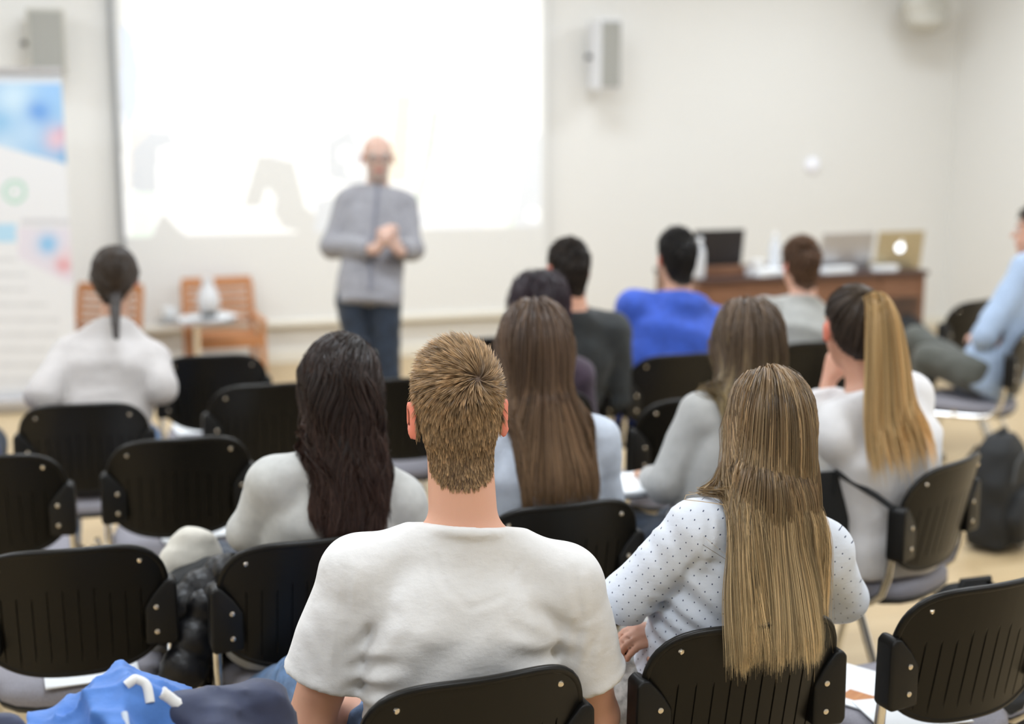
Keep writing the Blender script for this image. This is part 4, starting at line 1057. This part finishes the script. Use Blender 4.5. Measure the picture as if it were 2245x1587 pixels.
def plait():   # the braid hangs from the nape: two strands winding round each other
    t = braid['H']((.02, -.095, -.06)); mb = MB()
    e = braid['loc'](P(255, 742, 4.70)); nseg = 26
    for ph in (0, 2.09, 4.19):
        pts, rs = [], []
        for i in range(nseg + 1):
            f = i / nseg; c = t * (1 - f) + e * f + A((.0, -.03 * math.sin(math.pi * f), 0)); r_ = .016 * (1 - .55 * f)
            pts.append(c + A((math.cos(f * 22 + ph) * r_ * .7, math.sin(f * 44 + ph) * r_ * .4, 0))); rs.append(r_ * .85)
        mb.tube([Vector(q) for q in pts], rs, 8)
    me = mb.mesh('braid', True); a = me.color_attributes.new('Col', 'FLOAT_COLOR', 'POINT')
    for d in a.data: d.color = (.035, .024, .018, 1)
    mesh_obj('braid', me, M['hair'], braid['root'])
plait()
rb = person('man in a light blue shirt sitting sideways with folded arms', 'Q', (2285, 452, 6.35), dict(
    male=True, h=.012, hrot=(60, 0, 0), top='shirt_blue', slw=.02, infl=.02, fold=.005, ff=26, seed=121, bottom='olive', collar='shirt', eyes=True,
    elL=('px', 2160, 735, 6.2), wrL=('px', 2225, 720, 6.5), elR=('px', 2190, 720, 6.75), wrR=('px', 2150, 735, 6.5),
    knL=('px', 2035, 785, 6.45), anL=('px', 1985, 960, 6.6), knR=('px', 2010, 745, 6.65), anR=('px', 1960, 850, 6.95),
    hair='short', strands=3000, hw=.003, hair_root=(.05, .035, .025), hair_tip=(.10, .07, .05), skin=(.64, .36, .26)))
person('person in a navy top at the end of the row beside the banner', 'Z', (-215, 640, 4.45), dict(
    male=True, h=.014, top='navy', seed=131, hair='short', strands=1500, hw=.004, skin=SK1))
# ------------------------------------------------------------------ the lecturer
so = P(815, 1030, 7.0); so.z = 0
spk = person('bald lecturer in a grey shirt and dark jeans standing with clasped hands', (so, math.radians(184)), (827, 296, 6.98), dict(
    standing=True, male=True, h=.009, scale=.94, hscale=1.02, hrot=(190, -4, 0), twist=188, wide=.88, sw=.142, sdrop=.10, top='shirt_grey', sleeve=1.86, slw=.022, infl=.022, fold=.006, ff=26, seed=141, bottom='dark_denim', collar='shirt', hem=.63, neckcut=.0,
    pelvis=(0.0, 0, .80), knL=(-.095, .03, .46), knR=(.045, .04, .46), anL=(-.125, 0, .085), anR=(.02, .03, .085), leg=.90, hair='short', strands=1200, hw=.003, hair_root=(.34, .31, .28), hair_tip=(.45, .42, .38), len=(.003, .004, .004, .003, .001), lift=(.1, .2, .2), hairline=(.20, .20, .20, .06, .05, .03, -.06, -.08, -.085),
    hair_ok=lambda q: q[:, 2] < .07, cap_col=(.42, .27, .21), beard=(.42, .38, .35), eyes=True, skin=(.60, .39, .31),
    elR=('px', 728, 540, 6.95), wrR=('px', 826, 548, 6.72), elL=('px', 902, 545, 6.95), wrL=('px', 876, 552, 6.74),
    hdR=((-.42, .2, .75), (.8, .6, .2), (0, -.8, .5)), hdL=((.42, .3, .65), (-.7, .7, .2), (0, -.8, .5)), curl=38, hand=1.1), None)
def glasses():
    g = thing('spectacles', 'dark framed spectacles on the lecturer', 'spectacles', so, math.radians(184))
    H = spk['H']; mb = MB()
    for s in (-1, 1):
        ring = [H((s * .032 + .022 * math.cos(a), .112, .002 + .016 * math.sin(a))) for a in np.linspace(0, 2 * math.pi, 17)]
        mb.tube([Vector(q) for q in ring], .0022, 6, cap=False)
    mb.tube([Vector(H((-.010, .112, .006))), Vector(H((.010, .112, .006)))], .002, 6)
    mb.build('rims', M['lens'], g, smooth=True)
    for s in (-1, 1): MB().tube([Vector(H((s * .054, .112, .006))), Vector(H((s * .078, .05, .006))), Vector(H((s * .080, -.01, .004)))], .002, 6).build('temple_arm', M['lens'], g, smooth=True)
glasses()
def shirt_details():
    r = spk['root']; N, u, f, x = spk['N'], spk['u'], spk['fw'], spk['xd']
    pts = [Vector(N + f * (.085 + .055 * math.sin(min(1, i / 5) * 1.5)) - u * (.03 + i * .05)) for i in range(13)]
    C = spk['C']; q = np.array([list(p) for p in pts], float)
    for _ in range(25): q = q - C.normal(q) * np.clip(C.sample(q), -.02, .02)[:, None]
    MB().tube([Vector(p) for p in q], .012, 6, .4).build('button_placket', M['placket'], r, smooth=True)
shirt_details()
# ------------------------------------------------------------------ things on and around the chairs
def chair_pt(key, q):
    o, yaw = CHAIRS[key]; return o + Matrix.Rotation(yaw, 3, 'Z') @ Vector(q)
def sheet(name, label, cat, key, x, y, w, d, rz, mat, z=.4645, th=.003, group=None, print_=None):
    o, yaw = CHAIRS[key]
    t = thing(name, label, cat, chair_pt(key, (x, y, z)), yaw + math.radians(rz), group)
    MB().box((0, 0, th / 2), (w, d, th)).build('sheet', mat, t)
    if print_: 
        for (a, b, c, e, m) in print_: MB().box((a, b, th + .0003), (c, e, .0006)).build('print', m, t)
    return t
sheet('brochure', 'white and blue brochure lying on the seat near the wooden armchairs', 'brochure', 'D', -.02, -.03, .30, .21, 10, M['paper'], print_=[(.07, 0, .12, .17, M['paper_blue'])])
sheet('paper_sheet', 'white sheet poking out under the backrest of the front left seat', 'paper', 'A', .03, -.155, .21, .10, 6, M['paper'])
sheet('paper_sheet', 'white sheet on the seat beside the cream coat', 'paper', 'B', .08, -.06, .297, .21, 8, M['paper'])
sheet('leaflet', 'white printed leaflet with blue edge on the seat beside the blonde woman', 'leaflet', 'J', -.10, .10, .21, .297, 25, M['paper'], print_=[(.02, .12, .15, .03, M['paper_blue']), (-.05, -.08, .05, .08, M['orange_wood'])])
sheet('leaflet', 'white leaflet tucked under the backrest beside the blonde woman', 'leaflet', 'J', -.06, -.10, .21, .15, -12, M['paper'], z=.468)
sheet('paper_sheet', 'white sheet on the empty seat between the dark-haired woman and man in white', 'paper', 'T', 0, .03, .297, .21, 5, M['paper'])
# blue sports jacket over the back of chair X
def cloth_blob(name, mat, parent, prims, h, fold, seed, ff=45, fdir=(.4, .3, 1), cut=None, n=8, sharp=-.6):
    los = np.min([p[0][0] for p in prims], 0) - .04; his = np.max([p[0][1] for p in prims], 0) + .04
    V = Vol(los, his, h)
    for p, k in prims: V.add(p, k)
    V.disp(folds(seed, fold, ff, fdir, 2.2, n)); V.disp(folds(seed + 1, fold * sharp, ff * 1.2, fdir, 2.2, 4, True))
    if cut:
        for a, b in cut: V.cut(a, b)
    v, f = V.nets(1); mesh_obj(name, fast_mesh(name, v, f, True), mat, parent); return V
def on_cloth(V, pts, r, name, mat, parent, sq=.6, sink=.0):
    """a tube lying on the cloth surface"""
    P_ = [A(p) for p in pts]; g = np.linspace(0, len(P_) - 1.001, 22); q = np.array([P_[int(s)] * (1 - s % 1) + P_[int(s) + 1] * (s % 1) for s in g], float)
    for _ in range(30): q = q - V.normal(q) * np.clip(V.sample(q) + r * .25 + sink, -.01, .01)[:, None]
    for _ in range(2): q[1:-1] = .25 * q[:-2] + .5 * q[1:-1] + .25 * q[2:]
    MB().tube([Vector(p) for p in q], r, 8).build(name, mat, parent, smooth=True)
def jacket():
    o, yaw = CHAIRS['X']; t = thing('sports_jacket', 'blue and navy sports jacket with white piping slung over a chair', 'jacket', o + Vector((0.02, 0, .018)), yaw)
    y = -.27
    V1 = cloth_blob('blue_panel', M['jacket_blue'], t, [(cone((-.19, y - .03, .755), (-.02, y - .02, .795), .045, .05), .03), (cone((-.10, y - .06, .74), (.04, y - .07, .60), .05, .06), .02),
        (cone((.0, y - .02, .80), (.09, y - .05, .73), .040, .045), .02), (cone((-.19, y - .07, .72), (-.20, y - .08, .58), .045, .05), .02), (ell((-.06, y + .03, .78), (.13, .06, .05)), .03), (cone((-.05, y - .07, .80), (-.02, y - .11, .62), .022, .03), .012)], .006, .014, 3, 26, (.9, .3, .5), sharp=-1.6)
    V2 = cloth_blob('navy_panel', M['jacket_navy'], t, [(cone((-.21, y - .03, .800), (-.15, y - .12, .74), .028, .034), .02), (cone((-.15, y - .12, .74), (-.10, y - .16, .58), .040, .05), .02)], .007, .008, 5)
    V3 = cloth_blob('sleeve', M['jacket_navy'], t, [(cone((.05, y - .01, .785), (.175, y + .02, .755), .042, .042), .03), (cone((.175, y + .02, .755), (.225, y - .01, .62), .042, .042), .03), (cone((.10, y - .05, .76), (.20, y - .01, .66), .04, .045), .03)], .007, .008, 7)
    V4 = cloth_blob('cuff', M['jacket_blue'], t, [(cone((-.27, y - .06, .655), (-.21, y - .10, .63), .042, .045), .03)], .008, .008, 9)
    on_cloth(V1, [(-.045, y - .03, .86), (-.01, y - .02, .86), (.005, y - .06, .83)], .008, 'collar_piping', M['white_trim'], t)
    on_cloth(V1, [(.03, y - .05, .85), (.05, y - .04, .85), (.06, y - .06, .82)], .010, 'collar_piping', M['white_trim'], t)
    on_cloth(V1, [(.11, y - .06, .79), (.13, y - .09, .74), (.11, y - .12, .70), (.10, y - .13, .64), (.10, y - .14, .58)], .005, 'seam_piping', M['white_trim'], t)
    on_cloth(V4, [(-.31, y - .03, .69), (-.30, y - .08, .69), (-.27, y - .12, .66)], .006, 'cuff_piping', M['white_trim'], t)
    on_cloth(V1, [(-.04, y - .08, .84), (-.05, y - .13, .76), (-.03, y - .16, .68), (-.03, y - .17, .60)], .005, 'zip', M['pale_blue'], t)
jacket()
def puffer():
    o, yaw = CHAIRS['G']; t = thing('puffer_coat', 'black quilted puffer coat hanging off the side of a chair', 'coat', o, yaw)
    def quilt(name, pts, r, seed):
        pr = []
        P_ = [A(p) for p in pts]; L = sum(np.linalg.norm(P_[i + 1] - P_[i]) for i in range(len(P_) - 1)); n = max(4, int(L / .045)); seg = np.linspace(0, len(P_) - 1, n)
        for s in seg:
            i = min(int(s), len(P_) - 2); f = s - i; c = P_[i] * (1 - f) + P_[i + 1] * f; pr.append((ell(c, (r * 1.02, r * .95, r)), .006))
        cloth_blob(name, M['puffer'], t, pr, .009, .003, seed, 60)
    quilt('sleeve', [(-.17, -.02, .66), (-.25, -.03, .62), (-.32, -.05, .575)], .052, 3)
    quilt('sleeve', [(-.22, -.06, .60), (-.27, -.10, .50), (-.33, -.12, .40), (-.34, -.12, .34)], .056, 5)
    quilt('body_panel', [(-.16, .04, .62), (-.21, .03, .54), (-.23, .02, .44)], .065, 8)
    quilt('body_panel', [(-.16, -.10, .70), (-.20, -.07, .60), (-.22, -.05, .50)], .045, 9)
puffer()
def cream_coat():
    o, yaw = CHAIRS['G']; t = thing('cream_coat', 'cream woollen coat with dark lining tucked beside the grey sweater', 'coat', o, yaw)
    cloth_blob('coat_shell', M['cream'], t, [(cone((-.225, .12, .70), (-.315, .12, .60), .040, .045), .03), (cone((-.315, .12, .60), (-.32, .10, .47), .045, .03), .03), (ell((-.22, .15, .66), (.07, .06, .07)), .03)], .009, .006, 4)
    cloth_blob('lining', M['bag_black'], t, [(cone((-.20, .05, .67), (-.28, .05, .60), .035, .045), .02), (cone((-.28, .05, .60), (-.27, .04, .50), .04, .045), .02)], .009, .009, 6)
cream_coat()
# tote bag hanging at the side of chair K
def tote():
    o, yaw = CHAIRS['K']; q0 = chair_pt('K', (-.315, .07, .40)); yw = math.radians(12)
    t = thing('tote_bag', 'black canvas tote bag hanging beside the ponytailed woman', 'bag', q0, yw)
    mb = MB(); w, d, hh = .15, .05, .38; x0 = 0
    mb.box((x0, -d, hh / 2), (2 * w, .008, hh)); mb.box((x0, d, hh / 2), (2 * w, .008, hh)); mb.box((x0 - w, 0, hh / 2), (.008, 2 * d, hh)); mb.box((x0 + w, 0, hh / 2), (.008, 2 * d, hh)); mb.box((x0, 0, .004), (2 * w, 2 * d, .008))
    mb.build('bag_body', M['bag_black'], t, bevel=.003)
    tip = Matrix.Rotation(-yw, 3, 'Z') @ (chair_pt('K', (-.225, -.19, .70)) - q0)
    MB().tube([(x0 + .10, -d - .006, hh - .06), (x0 + .10, -d - .006, hh), Vector((.16, -.08, hh - .03)).lerp(tip, .5), tip], .009, 8, .5).build('handle', M['bag_black'], t, smooth=True)
    def at(x, y): return q0 + Matrix.Rotation(yw, 3, 'Z') @ Vector((x, y, .0085))
    b = thing('white_box', 'white box sticking out of the black tote bag', 'box', at(.0, -.015), yw)
    MB().box((0, 0, .205), (.22, .045, .41)).build('carton', M['paper'], b, bevel=.004); MB().box((0, 0, .4105), (.224, .049, .012)).build('lid', M['paper'], b, bevel=.002)
    q = thing('leather_folder', 'red-brown leather folder standing behind the white box', 'folder', at(.02, .028), yw)
    MB().box((0, 0, .225), (.20, .02, .45), Matrix.Rotation(.06, 3, 'Y')).build('cover', M['leather_brown'], q, bevel=.004); MB().box((0, -.0115, .22), (.17, .004, .36), Matrix.Rotation(.06, 3, 'Y')).build('pocket', M['leather_brown'], q)
tote()
def backpack(label, loc, s, yaw, mat):
    t = thing('backpack', label, 'bag', loc, yaw)
    V = Vol((-.3, -.28, -.02), (.3, .25, .62), .011)
    V.add(loft((0, 0, .02), (0, 0, .47), (1, 0, 0), [(0, .15, .085, 0), (.15, .162, .095, 0), (.6, .155, .09, 0), (.88, .12, .075, 0), (1, .06, .045, 0)], 4.0), .02)
    V.disp(folds(5, .005, 28)); v, f = V.nets(1)
    mesh_obj('pack_body', fast_mesh('pack_body', v * s, f, True), mat, t)
    V = Vol((-.2, -.25, -.02), (.2, .0, .40), .011)
    V.add(loft((0, -.095, .04), (0, -.10, .25), (1, 0, 0), [(0, .115, .045, 0), (.5, .125, .05, 0), (1, .10, .03, 0)], 4.0), .02); V.disp(folds(8, .004, 30)); v, f = V.nets(1)
    mesh_obj('front_pocket', fast_mesh('front_pocket', v * s, f, True), mat, t)
    MB().tube([Vector(q) * s for q in ((-.125, -.098, .30), (-.10, -.098, .375), (0, -.092, .405), (.10, -.098, .375), (.125, -.098, .30))], .005, 6).build('zip', M['dark_grey'], t, smooth=True)
    MB().tube([Vector(q) * s for q in ((-.04, 0, .44), (-.035, 0, .485), (.035, 0, .485), (.04, 0, .44))], .010, 8).build('grab_loop', mat, t, smooth=True)
    for sx in (-1, 1): MB().tube([Vector(q) * s for q in ((sx * .08, .07, .42), (sx * .09, .12, .34), (sx * .09, .12, .2), (sx * .10, .085, .08))], .018, 8, .4).build('shoulder_strap', mat, t, smooth=True)
bk = P(2140, 1255, 3.55); bk.z = 0
backpack('black backpack on the floor behind the chair with papers', bk, 1.15, .3, M['bag_black'])
bk = P(2190, 1060, 5.6); bk.z = 0
backpack('black rucksack on the floor beyond the sideways chair', bk, 1.0, .9, M['bag_black'])
bk = P(1985, 760, 8.75); bk.z = 0
backpack('black bag in the kneehole of the wooden desk', bk, 1.0, .3, M['bag_black'])
# papers held by the cardigan woman
nb = thing('notebook', 'open white notebook under the hand of the woman in grey cardigan', 'notebook', P(1415, 1062, 3.95), CHAIRS['O'][1])
for s in (-1, 1): MB().box((s * .075, 0, .008), (.15, .21, .012), Matrix.Rotation(s * -.05, 3, 'Y')).build('page_block', M['paper'], nb)
MB().box((0, 0, 0), (.31, .22, .004)).build('cover', M['dark_grey'], nb)
# ------------------------------------------------------------------ front of the room
def wood_chair(label, loc, yaw):
    t = thing('wooden_armchair', label, 'chair', loc, yaw, 'low wooden armchairs by the glass table'); t.scale = (.88, .88, .88); m = M['orange_wood']
    for s in (-1, 1):
        MB().box((s * .255, .22, .22), (.045, .045, .44)).build('front_leg', m, t, bevel=.005)
        MB().tube([(s * .255, -.20, 0), (s * .255, -.22, .34), (s * .255, -.30, .70)], .024, 8).build('back_post', m, t, smooth=True)
        MB().box((s * .255, .0, .455), (.06, .52, .025)).build('armrest', m, t, bevel=.006)
    MB().box((0, .22, .30), (.47, .03, .075)).build('seat_rail', m, t, bevel=.004)
    MB().box((0, -.21, .30), (.47, .03, .06)).build('seat_rail', m, t, bevel=.004)
    for i in range(6): MB().box((0, -.16 + i * .072, .335), (.48, .055, .018)).build('seat_slat', m, t, bevel=.003)
    for i in range(6): MB().box((0, -.235 - i * .0125, .40 + i * .055), (.47, .016, .034), Matrix.Rotation(.2, 3, 'X')).build('back_slat', m, t, bevel=.003)
    MB().box((0, -.305, .715), (.53, .028, .05), Matrix.Rotation(.2, 3, 'X')).build('top_rail', m, t, bevel=.005)
q = P(494, 800, 9.2); q.z = 0
wood_chair('low orange-brown wooden armchair with slatted back behind the glass table', q, math.radians(180 + 20))
q = P(205, 830, 8.85); q.z = 0
wood_chair('low orange-brown wooden armchair behind the woman in the white blouse', q, math.radians(180 - 14))
def glass_table():
    c = Pz(430, 700, .46); t = thing('glass_side_table', 'small round glass table on a slim chrome column', 'table', (c.x, c.y, 0), 0)
    MB().lathe([(.25, .452), (.255, .456), (.255, .460), (.25, .464)], 36).build('table_top', M['glass'], t, smooth=True)
    MB().lathe([(.02, .03), (.02, .44), (.07, .452)], 16).build('column', M['chrome'], t, smooth=True)
    MB().lathe([(.17, 0), (.17, .012), (.03, .03)], 28).build('base', M['chrome'], t, smooth=True)
    p = thing('paper_stack', 'pale blue papers on the glass table', 'papers', (c.x + .06, c.y, .4645), .3)
    for i in range(3): MB().box((i * .03 - .02, i * .015, .003 + i * .005), (.297, .21, .004), Matrix.Rotation(i * .2, 3, 'Z')).build('sheet', M['paper'], p)
    j = thing('water_carafe', 'rounded frosted glass carafe with dark foot on the glass table', 'carafe', (c.x + .09, c.y - .03, .4835), 0)
    MB().lathe([(.045, .03), (.062, .05), (.072, .09), (.065, .14), (.045, .18), (.036, .21), (.040, .245), (.036, .245)], 24).build('glass_body', M['water'], j, smooth=True)
    MB().lathe([(.05, 0), (.05, .028), (.044, .032)], 24).build('foot', M['dark_grey'], j, smooth=True)
    b = thing('white_cup', 'small white cup at the edge of the glass table', 'cup', (c.x - .16, c.y - .06, .4645), 0)
    MB().lathe([(.025, 0), (.038, .03), (.042, .08), (.038, .08), (.034, .03), (.02, .01)], 20).build('cup_body', M['paper'], b, smooth=True)
    MB().tube([(.04, 0, .06), (.06, 0, .055), (.06, 0, .03), (.037, 0, .025)], .004, 6).build('handle', M['paper'], b, smooth=True)
glass_table()
# roll-up banner
def banner():
    c = P(10, 895, 8.15); c.z = 0; W_, Hh = .86, 2.0
    t = thing('rollup_banner', 'tall white and blue roll-up banner with a green ring logo', 'banner', c, math.radians(14))
    n1, n2 = 130, 300; X_, Z_ = np.meshgrid(np.linspace(-W_ / 2, W_ / 2, n1), np.linspace(.09, Hh - .02, n2), indexing='ij')
    wx = c.x + X_ * math.cos(math.radians(14)); wy = c.y + X_ * math.sin(math.radians(14)); zz = Z_ - CAM_H
    d = wy * CP - zz * SP; px = FW / 2 + FPX * wx / d; py = FH / 2 + FPX * (-zz * CP - wy * SP) / d
    col = np.ones((n1, n2, 3)) * A((.78, .79, .82))
    def reg(m, cc, a=1.0): col[m] = col[m] * (1 - a) + A(cc) * a
    sm = lambda x0, y0, s: np.exp(-((px - x0) ** 2 + (py - y0) ** 2) / (s * s))
    top = py < 320 + np.clip(px, -200, 300) * .27
    reg(top, (.33, .55, .80)); 
    for (x0, y0, s, cc, a) in ((30, 215, 45, (.60, .76, .88), .9), (85, 245, 26, (.10, .28, .70), .9), (0, 270, 25, (.22, .48, .75), .7), (60, 290, 30, (.50, .68, .88), .7), (125, 305, 28, (.75, .52, .60), 1.0), (145, 290, 14, (.65, .30, .38), .8), (110, 200, 30, (.30, .52, .86), .6), (10, 330, 40, (.62, .76, .88), .7), (150, 350, 22, (.10, .36, .66), .8)):
        a_ = (sm(x0, y0, s) * a * top)[..., None]; col[:] = col * (1 - a_) + A(cc) * a_
    reg(py < 182, (.70, .76, .85))
    rr = np.hypot(px - 32, py - 420); reg((rr < 27) & (rr > 19), (.42, .66, .55)); reg((rr < 13) & (rr > 8) & ~((px > 35) & (np.abs(py - 420) < 7)), (.60, .74, .68))
    reg((py > 480) & (py < 492) & (px > 45), (.62, .62, .66)); reg((py > 497) & (py < 506) & (px > 45), (.68, .68, .70))
    low = (py > 500 + np.clip(50 - px, 0, 300) * -.25) & (py < 545 + px * .5) & (py < 620); reg(low & (px > 40), (.74, .70, .78)); reg((py > 490) & (py < 530) & (px < 35), (.45, .68, .86))
    for (x0, y0, s, cc, a) in ((105, 535, 22, (.22, .52, .82), 1.0), (140, 580, 17, (.72, .30, .33), 1.0), (150, 560, 20, (.78, .60, .64), .6)):
        a_ = (sm(x0, y0, s) * a)[..., None]; col[:] = col * (1 - a_) + A(cc) * a_
    for k in range(9): reg((py > 565 + k * 33) & (py < 573 + k * 33) & (px < 60 + 70 * (k > 2) - 25 * (k % 3 == 0)), (.66, .67, .70))
    idx = np.arange(n1 * n2).reshape(n1, n2); f = np.stack([idx[:-1, :-1], idx[1:, :-1], idx[1:, 1:], idx[:-1, 1:]], -1).reshape(-1, 4)
    m = attr_col(new_mat('printed_banner_film', (.8, .8, .8), .45))
    mesh_obj('printed_sheet', fast_mesh('printed_sheet', np.stack([X_.ravel(), np.zeros(X_.size), Z_.ravel()], 1), f, True, col.reshape(-1, 3)), m, t)
    MB().box((0, .004, Hh / 2 + .03), (W_, .003, Hh - .12)).build('backing_film', M['white_plastic'], t)
    MB().box((0, 0, Hh - .01), (W_ + .01, .03, .035)).build('top_bar', M['silver'], t, bevel=.006)
    MB().box((0, .02, .05), (W_ + .04, .18, .09)).build('base_cassette', M['silver'], t, bevel=.02)
    MB().tube([(0, .05, .09), (0, .03, Hh)], .01, 8).build('support_pole', M['silver'], t, smooth=True)
banner()
# wall loudspeakers
def speaker_box(label, c, w, d, hh, front):
    t = thing('wall_loudspeaker', label, 'loudspeaker', c, RA)
    MB().box((0, -d / 2, 0), (w, d, hh)).build('cabinet', M['beige_plastic'] if front == 'grille' else M['white_plastic'], t, bevel=.012)
    MB().box((.0, -d - .004, 0), (w * .86, .012, hh * .92)).build('front_grille', M['grille'], t, bevel=.004)
    MB().box((0, .05, 0), (.05, .10, .12)).build('wall_bracket', M['dark_grey'], t)
    MB().lathe([(.02, 0), (.025, .02), (.012, .035)], 14, (-w / 2 - .02, -d * .3, -.03)).build('swivel_knob', M['dark_grey'], t, smooth=True)
c = wall_at(103, 92, .1); speaker_box('beige loudspeaker on the wall above the banner', c, .235, .17, .40, 'grille')
c = wall_at(1312, 122, .1); speaker_box('white loudspeaker on the wall beside the screen', c, .17, .24, .50, 'white')
def corner_unit():
    c = wall_at(2020, 30, .30)
    t = thing('corner_loudspeaker', 'rounded beige loudspeaker high up in the room corner', 'loudspeaker', c, RA + .3)
    V = Vol((-.3, -.35, -.25), (.3, .2, .3), .013); V.add(cone((-.10, -.03, .05), (.11, -.03, .05), .12, .12), .04); V.add(ell((0, -.05, -.06), (.20, .14, .09)), .04)
    v, f = V.nets(1); mesh_obj('housing', fast_mesh('housing', v, f, True), M['beige_plastic'], t)
    MB().lathe([(.03, .10), (.03, .30)], 12, (0, .03, 0)).build('bracket_arm', M['dark_grey'], t, smooth=True)
    MB().box((0, .10, .05), (.10, .14, .10)).build('wall_bracket', M['beige_plastic'], t)
    MB().lathe([(.05, 0), (.055, .02), (.04, .06)], 16, (-.10, -.04, .16)).build('knob', M['rubber'], t, smooth=True)
corner_unit()
c = wall_at(1780, 362, 0); ws = thing('wall_spot', 'small round glowing indicator light on the bare wall', 'light', c, RA)
MB().lathe([(.055, 0), (.055, .02), (.04, .035), (.0001, .04)], 20).build('dome', M['spot'], ws, smooth=True).rotation_euler = (math.pi / 2, 0, 0)  # faintly glowing dome stands in for a pale round spot of unknown origin
MB().lathe([(.065, 0), (.065, .006)], 20).build('base_ring', M['white_plastic'], ws, smooth=True).rotation_euler = (math.pi / 2, 0, 0)
# desk with laptops
dr = Pz(2033, 592, .76); dl = Pz(1532, 612, .76); dv = (dr - dl); DL = math.hypot(dv.x, dv.y); dyaw = math.atan2(dv.y, dv.x)
desk = thing('wooden_desk', 'red-brown wooden desk with laptops near the side wall', 'desk', (dl.x, dl.y, 0), dyaw)
MB().box((DL / 2, .33, .745), (DL, .70, .03)).build('desk_top', M['desk_edge'], desk, bevel=.004)
MB().box((DL * .40, .03, .50), (DL * .80, .025, .46)).build('front_panel', M['desk_wood'], desk)
MB().box((DL * .89, .03, .66), (DL * .20, .025, .14)).build('apron', M['desk_wood'], desk)
for x in (.02, DL - .02): MB().box((x, .33, .365), (.03, .64, .73)).build('side_panel', M['desk_wood'], desk)
def on_desk(x, y, z=.7605):
    R_ = Matrix.Rotation(dyaw, 3, 'Z'); return Vector((dl.x, dl.y, 0)) + R_ @ Vector((x, y, z))
bx = thing('wooden_riser', 'small wooden riser block under the black laptop', 'riser', on_desk(.19, .25), dyaw)
MB().box((0, 0, .03), (.36, .28, .06)).build('block', M['desk_wood'], bx, bevel=.004); MB().box((0, -.1415, .03), (.30, .003, .04)).build('face_plate', M['desk_wood'], bx)
def laptop(label, x, y, w, hh, mat, tilt, logo=False, z=.7605, yaw=0):
    t = thing('laptop', label, 'laptop', on_desk(x, y, z), dyaw + yaw)
    MB().box((0, .13, .008), (w, .24, .016)).build('keyboard_base', mat, t, bevel=.004)
    lid = MB().box((0, 0, hh / 2), (w, .008, hh)).build('lid', mat, t, bevel=.003); lid.rotation_euler = (tilt, 0, 0); lid.location = (0, .01, .012)
    if logo:
        pts = [(math.cos(a) * .030 * (1 + .06 * math.cos(2 * a)), math.sin(a) * .030) for a in np.linspace(0, 2 * math.pi, 28, endpoint=False)]
        pts = [(px_, pz_) for px_, pz_ in pts if math.hypot(px_ - .036, pz_ - .004) > .014]
        g = MB().prism([(a, b + hh * .55) for a, b in pts], -.0055, -.004); g.build('lid_logo', M['glow'], lid, smooth=False)
        MB().prism([(.002, hh * .55 + .034), (.014, hh * .55 + .048), (.004, hh * .55 + .046)], -.0055, -.004).build('logo_leaf', M['glow'], lid)
laptop('black laptop with its lid open on the riser block', .19, .14, .34, .215, M['dark_lid'], .15, z=.8205)
laptop('silver laptop open on the desk beside the champagne one', 1.10, .16, .37, .235, M['silver'], .2)
laptop('champagne coloured laptop with a glowing lid logo', 1.47, .12, .34, .235, M['gold_lid'], .15, True)
for i, (x, y, w, d_, rz, lb) in enumerate(((.98, .06, .21, .10, .1, 'thin white papers on the desk before the silver laptop'), (1.32, .055, .15, .09, -.2, 'small white papers on the desk below the glowing logo'), (.50, .10, .24, .18, .3, 'white paper pile on the desk next to the riser'))):
    p = thing('paper_pile', lb, 'papers', on_desk(x, y), dyaw + rz)
    for k in range(3): MB().box((k * .006, 0, .006 + k * .011), (w, d_, .010)).build('sheet_bundle', M['paper'], p)
def bottle(label, c, s=1.0):
    b = thing('water_bottle', label, 'bottle', c, 0)
    MB().lathe([(.03 * s, 0), (.033 * s, .01), (.033 * s, .13 * s), (.028 * s, .16 * s), (.013 * s, .19 * s), (.013 * s, .205 * s)], 18).build('bottle_body', M['water'], b, smooth=True)
    MB().lathe([(.015 * s, .203 * s), (.015 * s, .222 * s), (.013 * s, .224 * s)], 14).build('cap', M['paper'], b, smooth=True)
bottle('clear water bottle at the end of the desk by the blue hoodie', on_desk(.03, .06), 1.1)
bottle('clear water bottle on the desk beside the auburn-haired man', on_desk(.62, .2), 1.1)
cup = thing('paper_cup', 'white paper cup on the desk before the laptops', 'cup', on_desk(.42, .05), 0)
MB().lathe([(.028, 0), (.04, .095), (.037, .095), (.026, .006)], 20).build('cup_wall', M['paper'], cup, smooth=True); MB().lathe([(.041, .092), (.042, .098), (.039, .099)], 20).build('rolled_rim', M['paper'], cup, smooth=True)
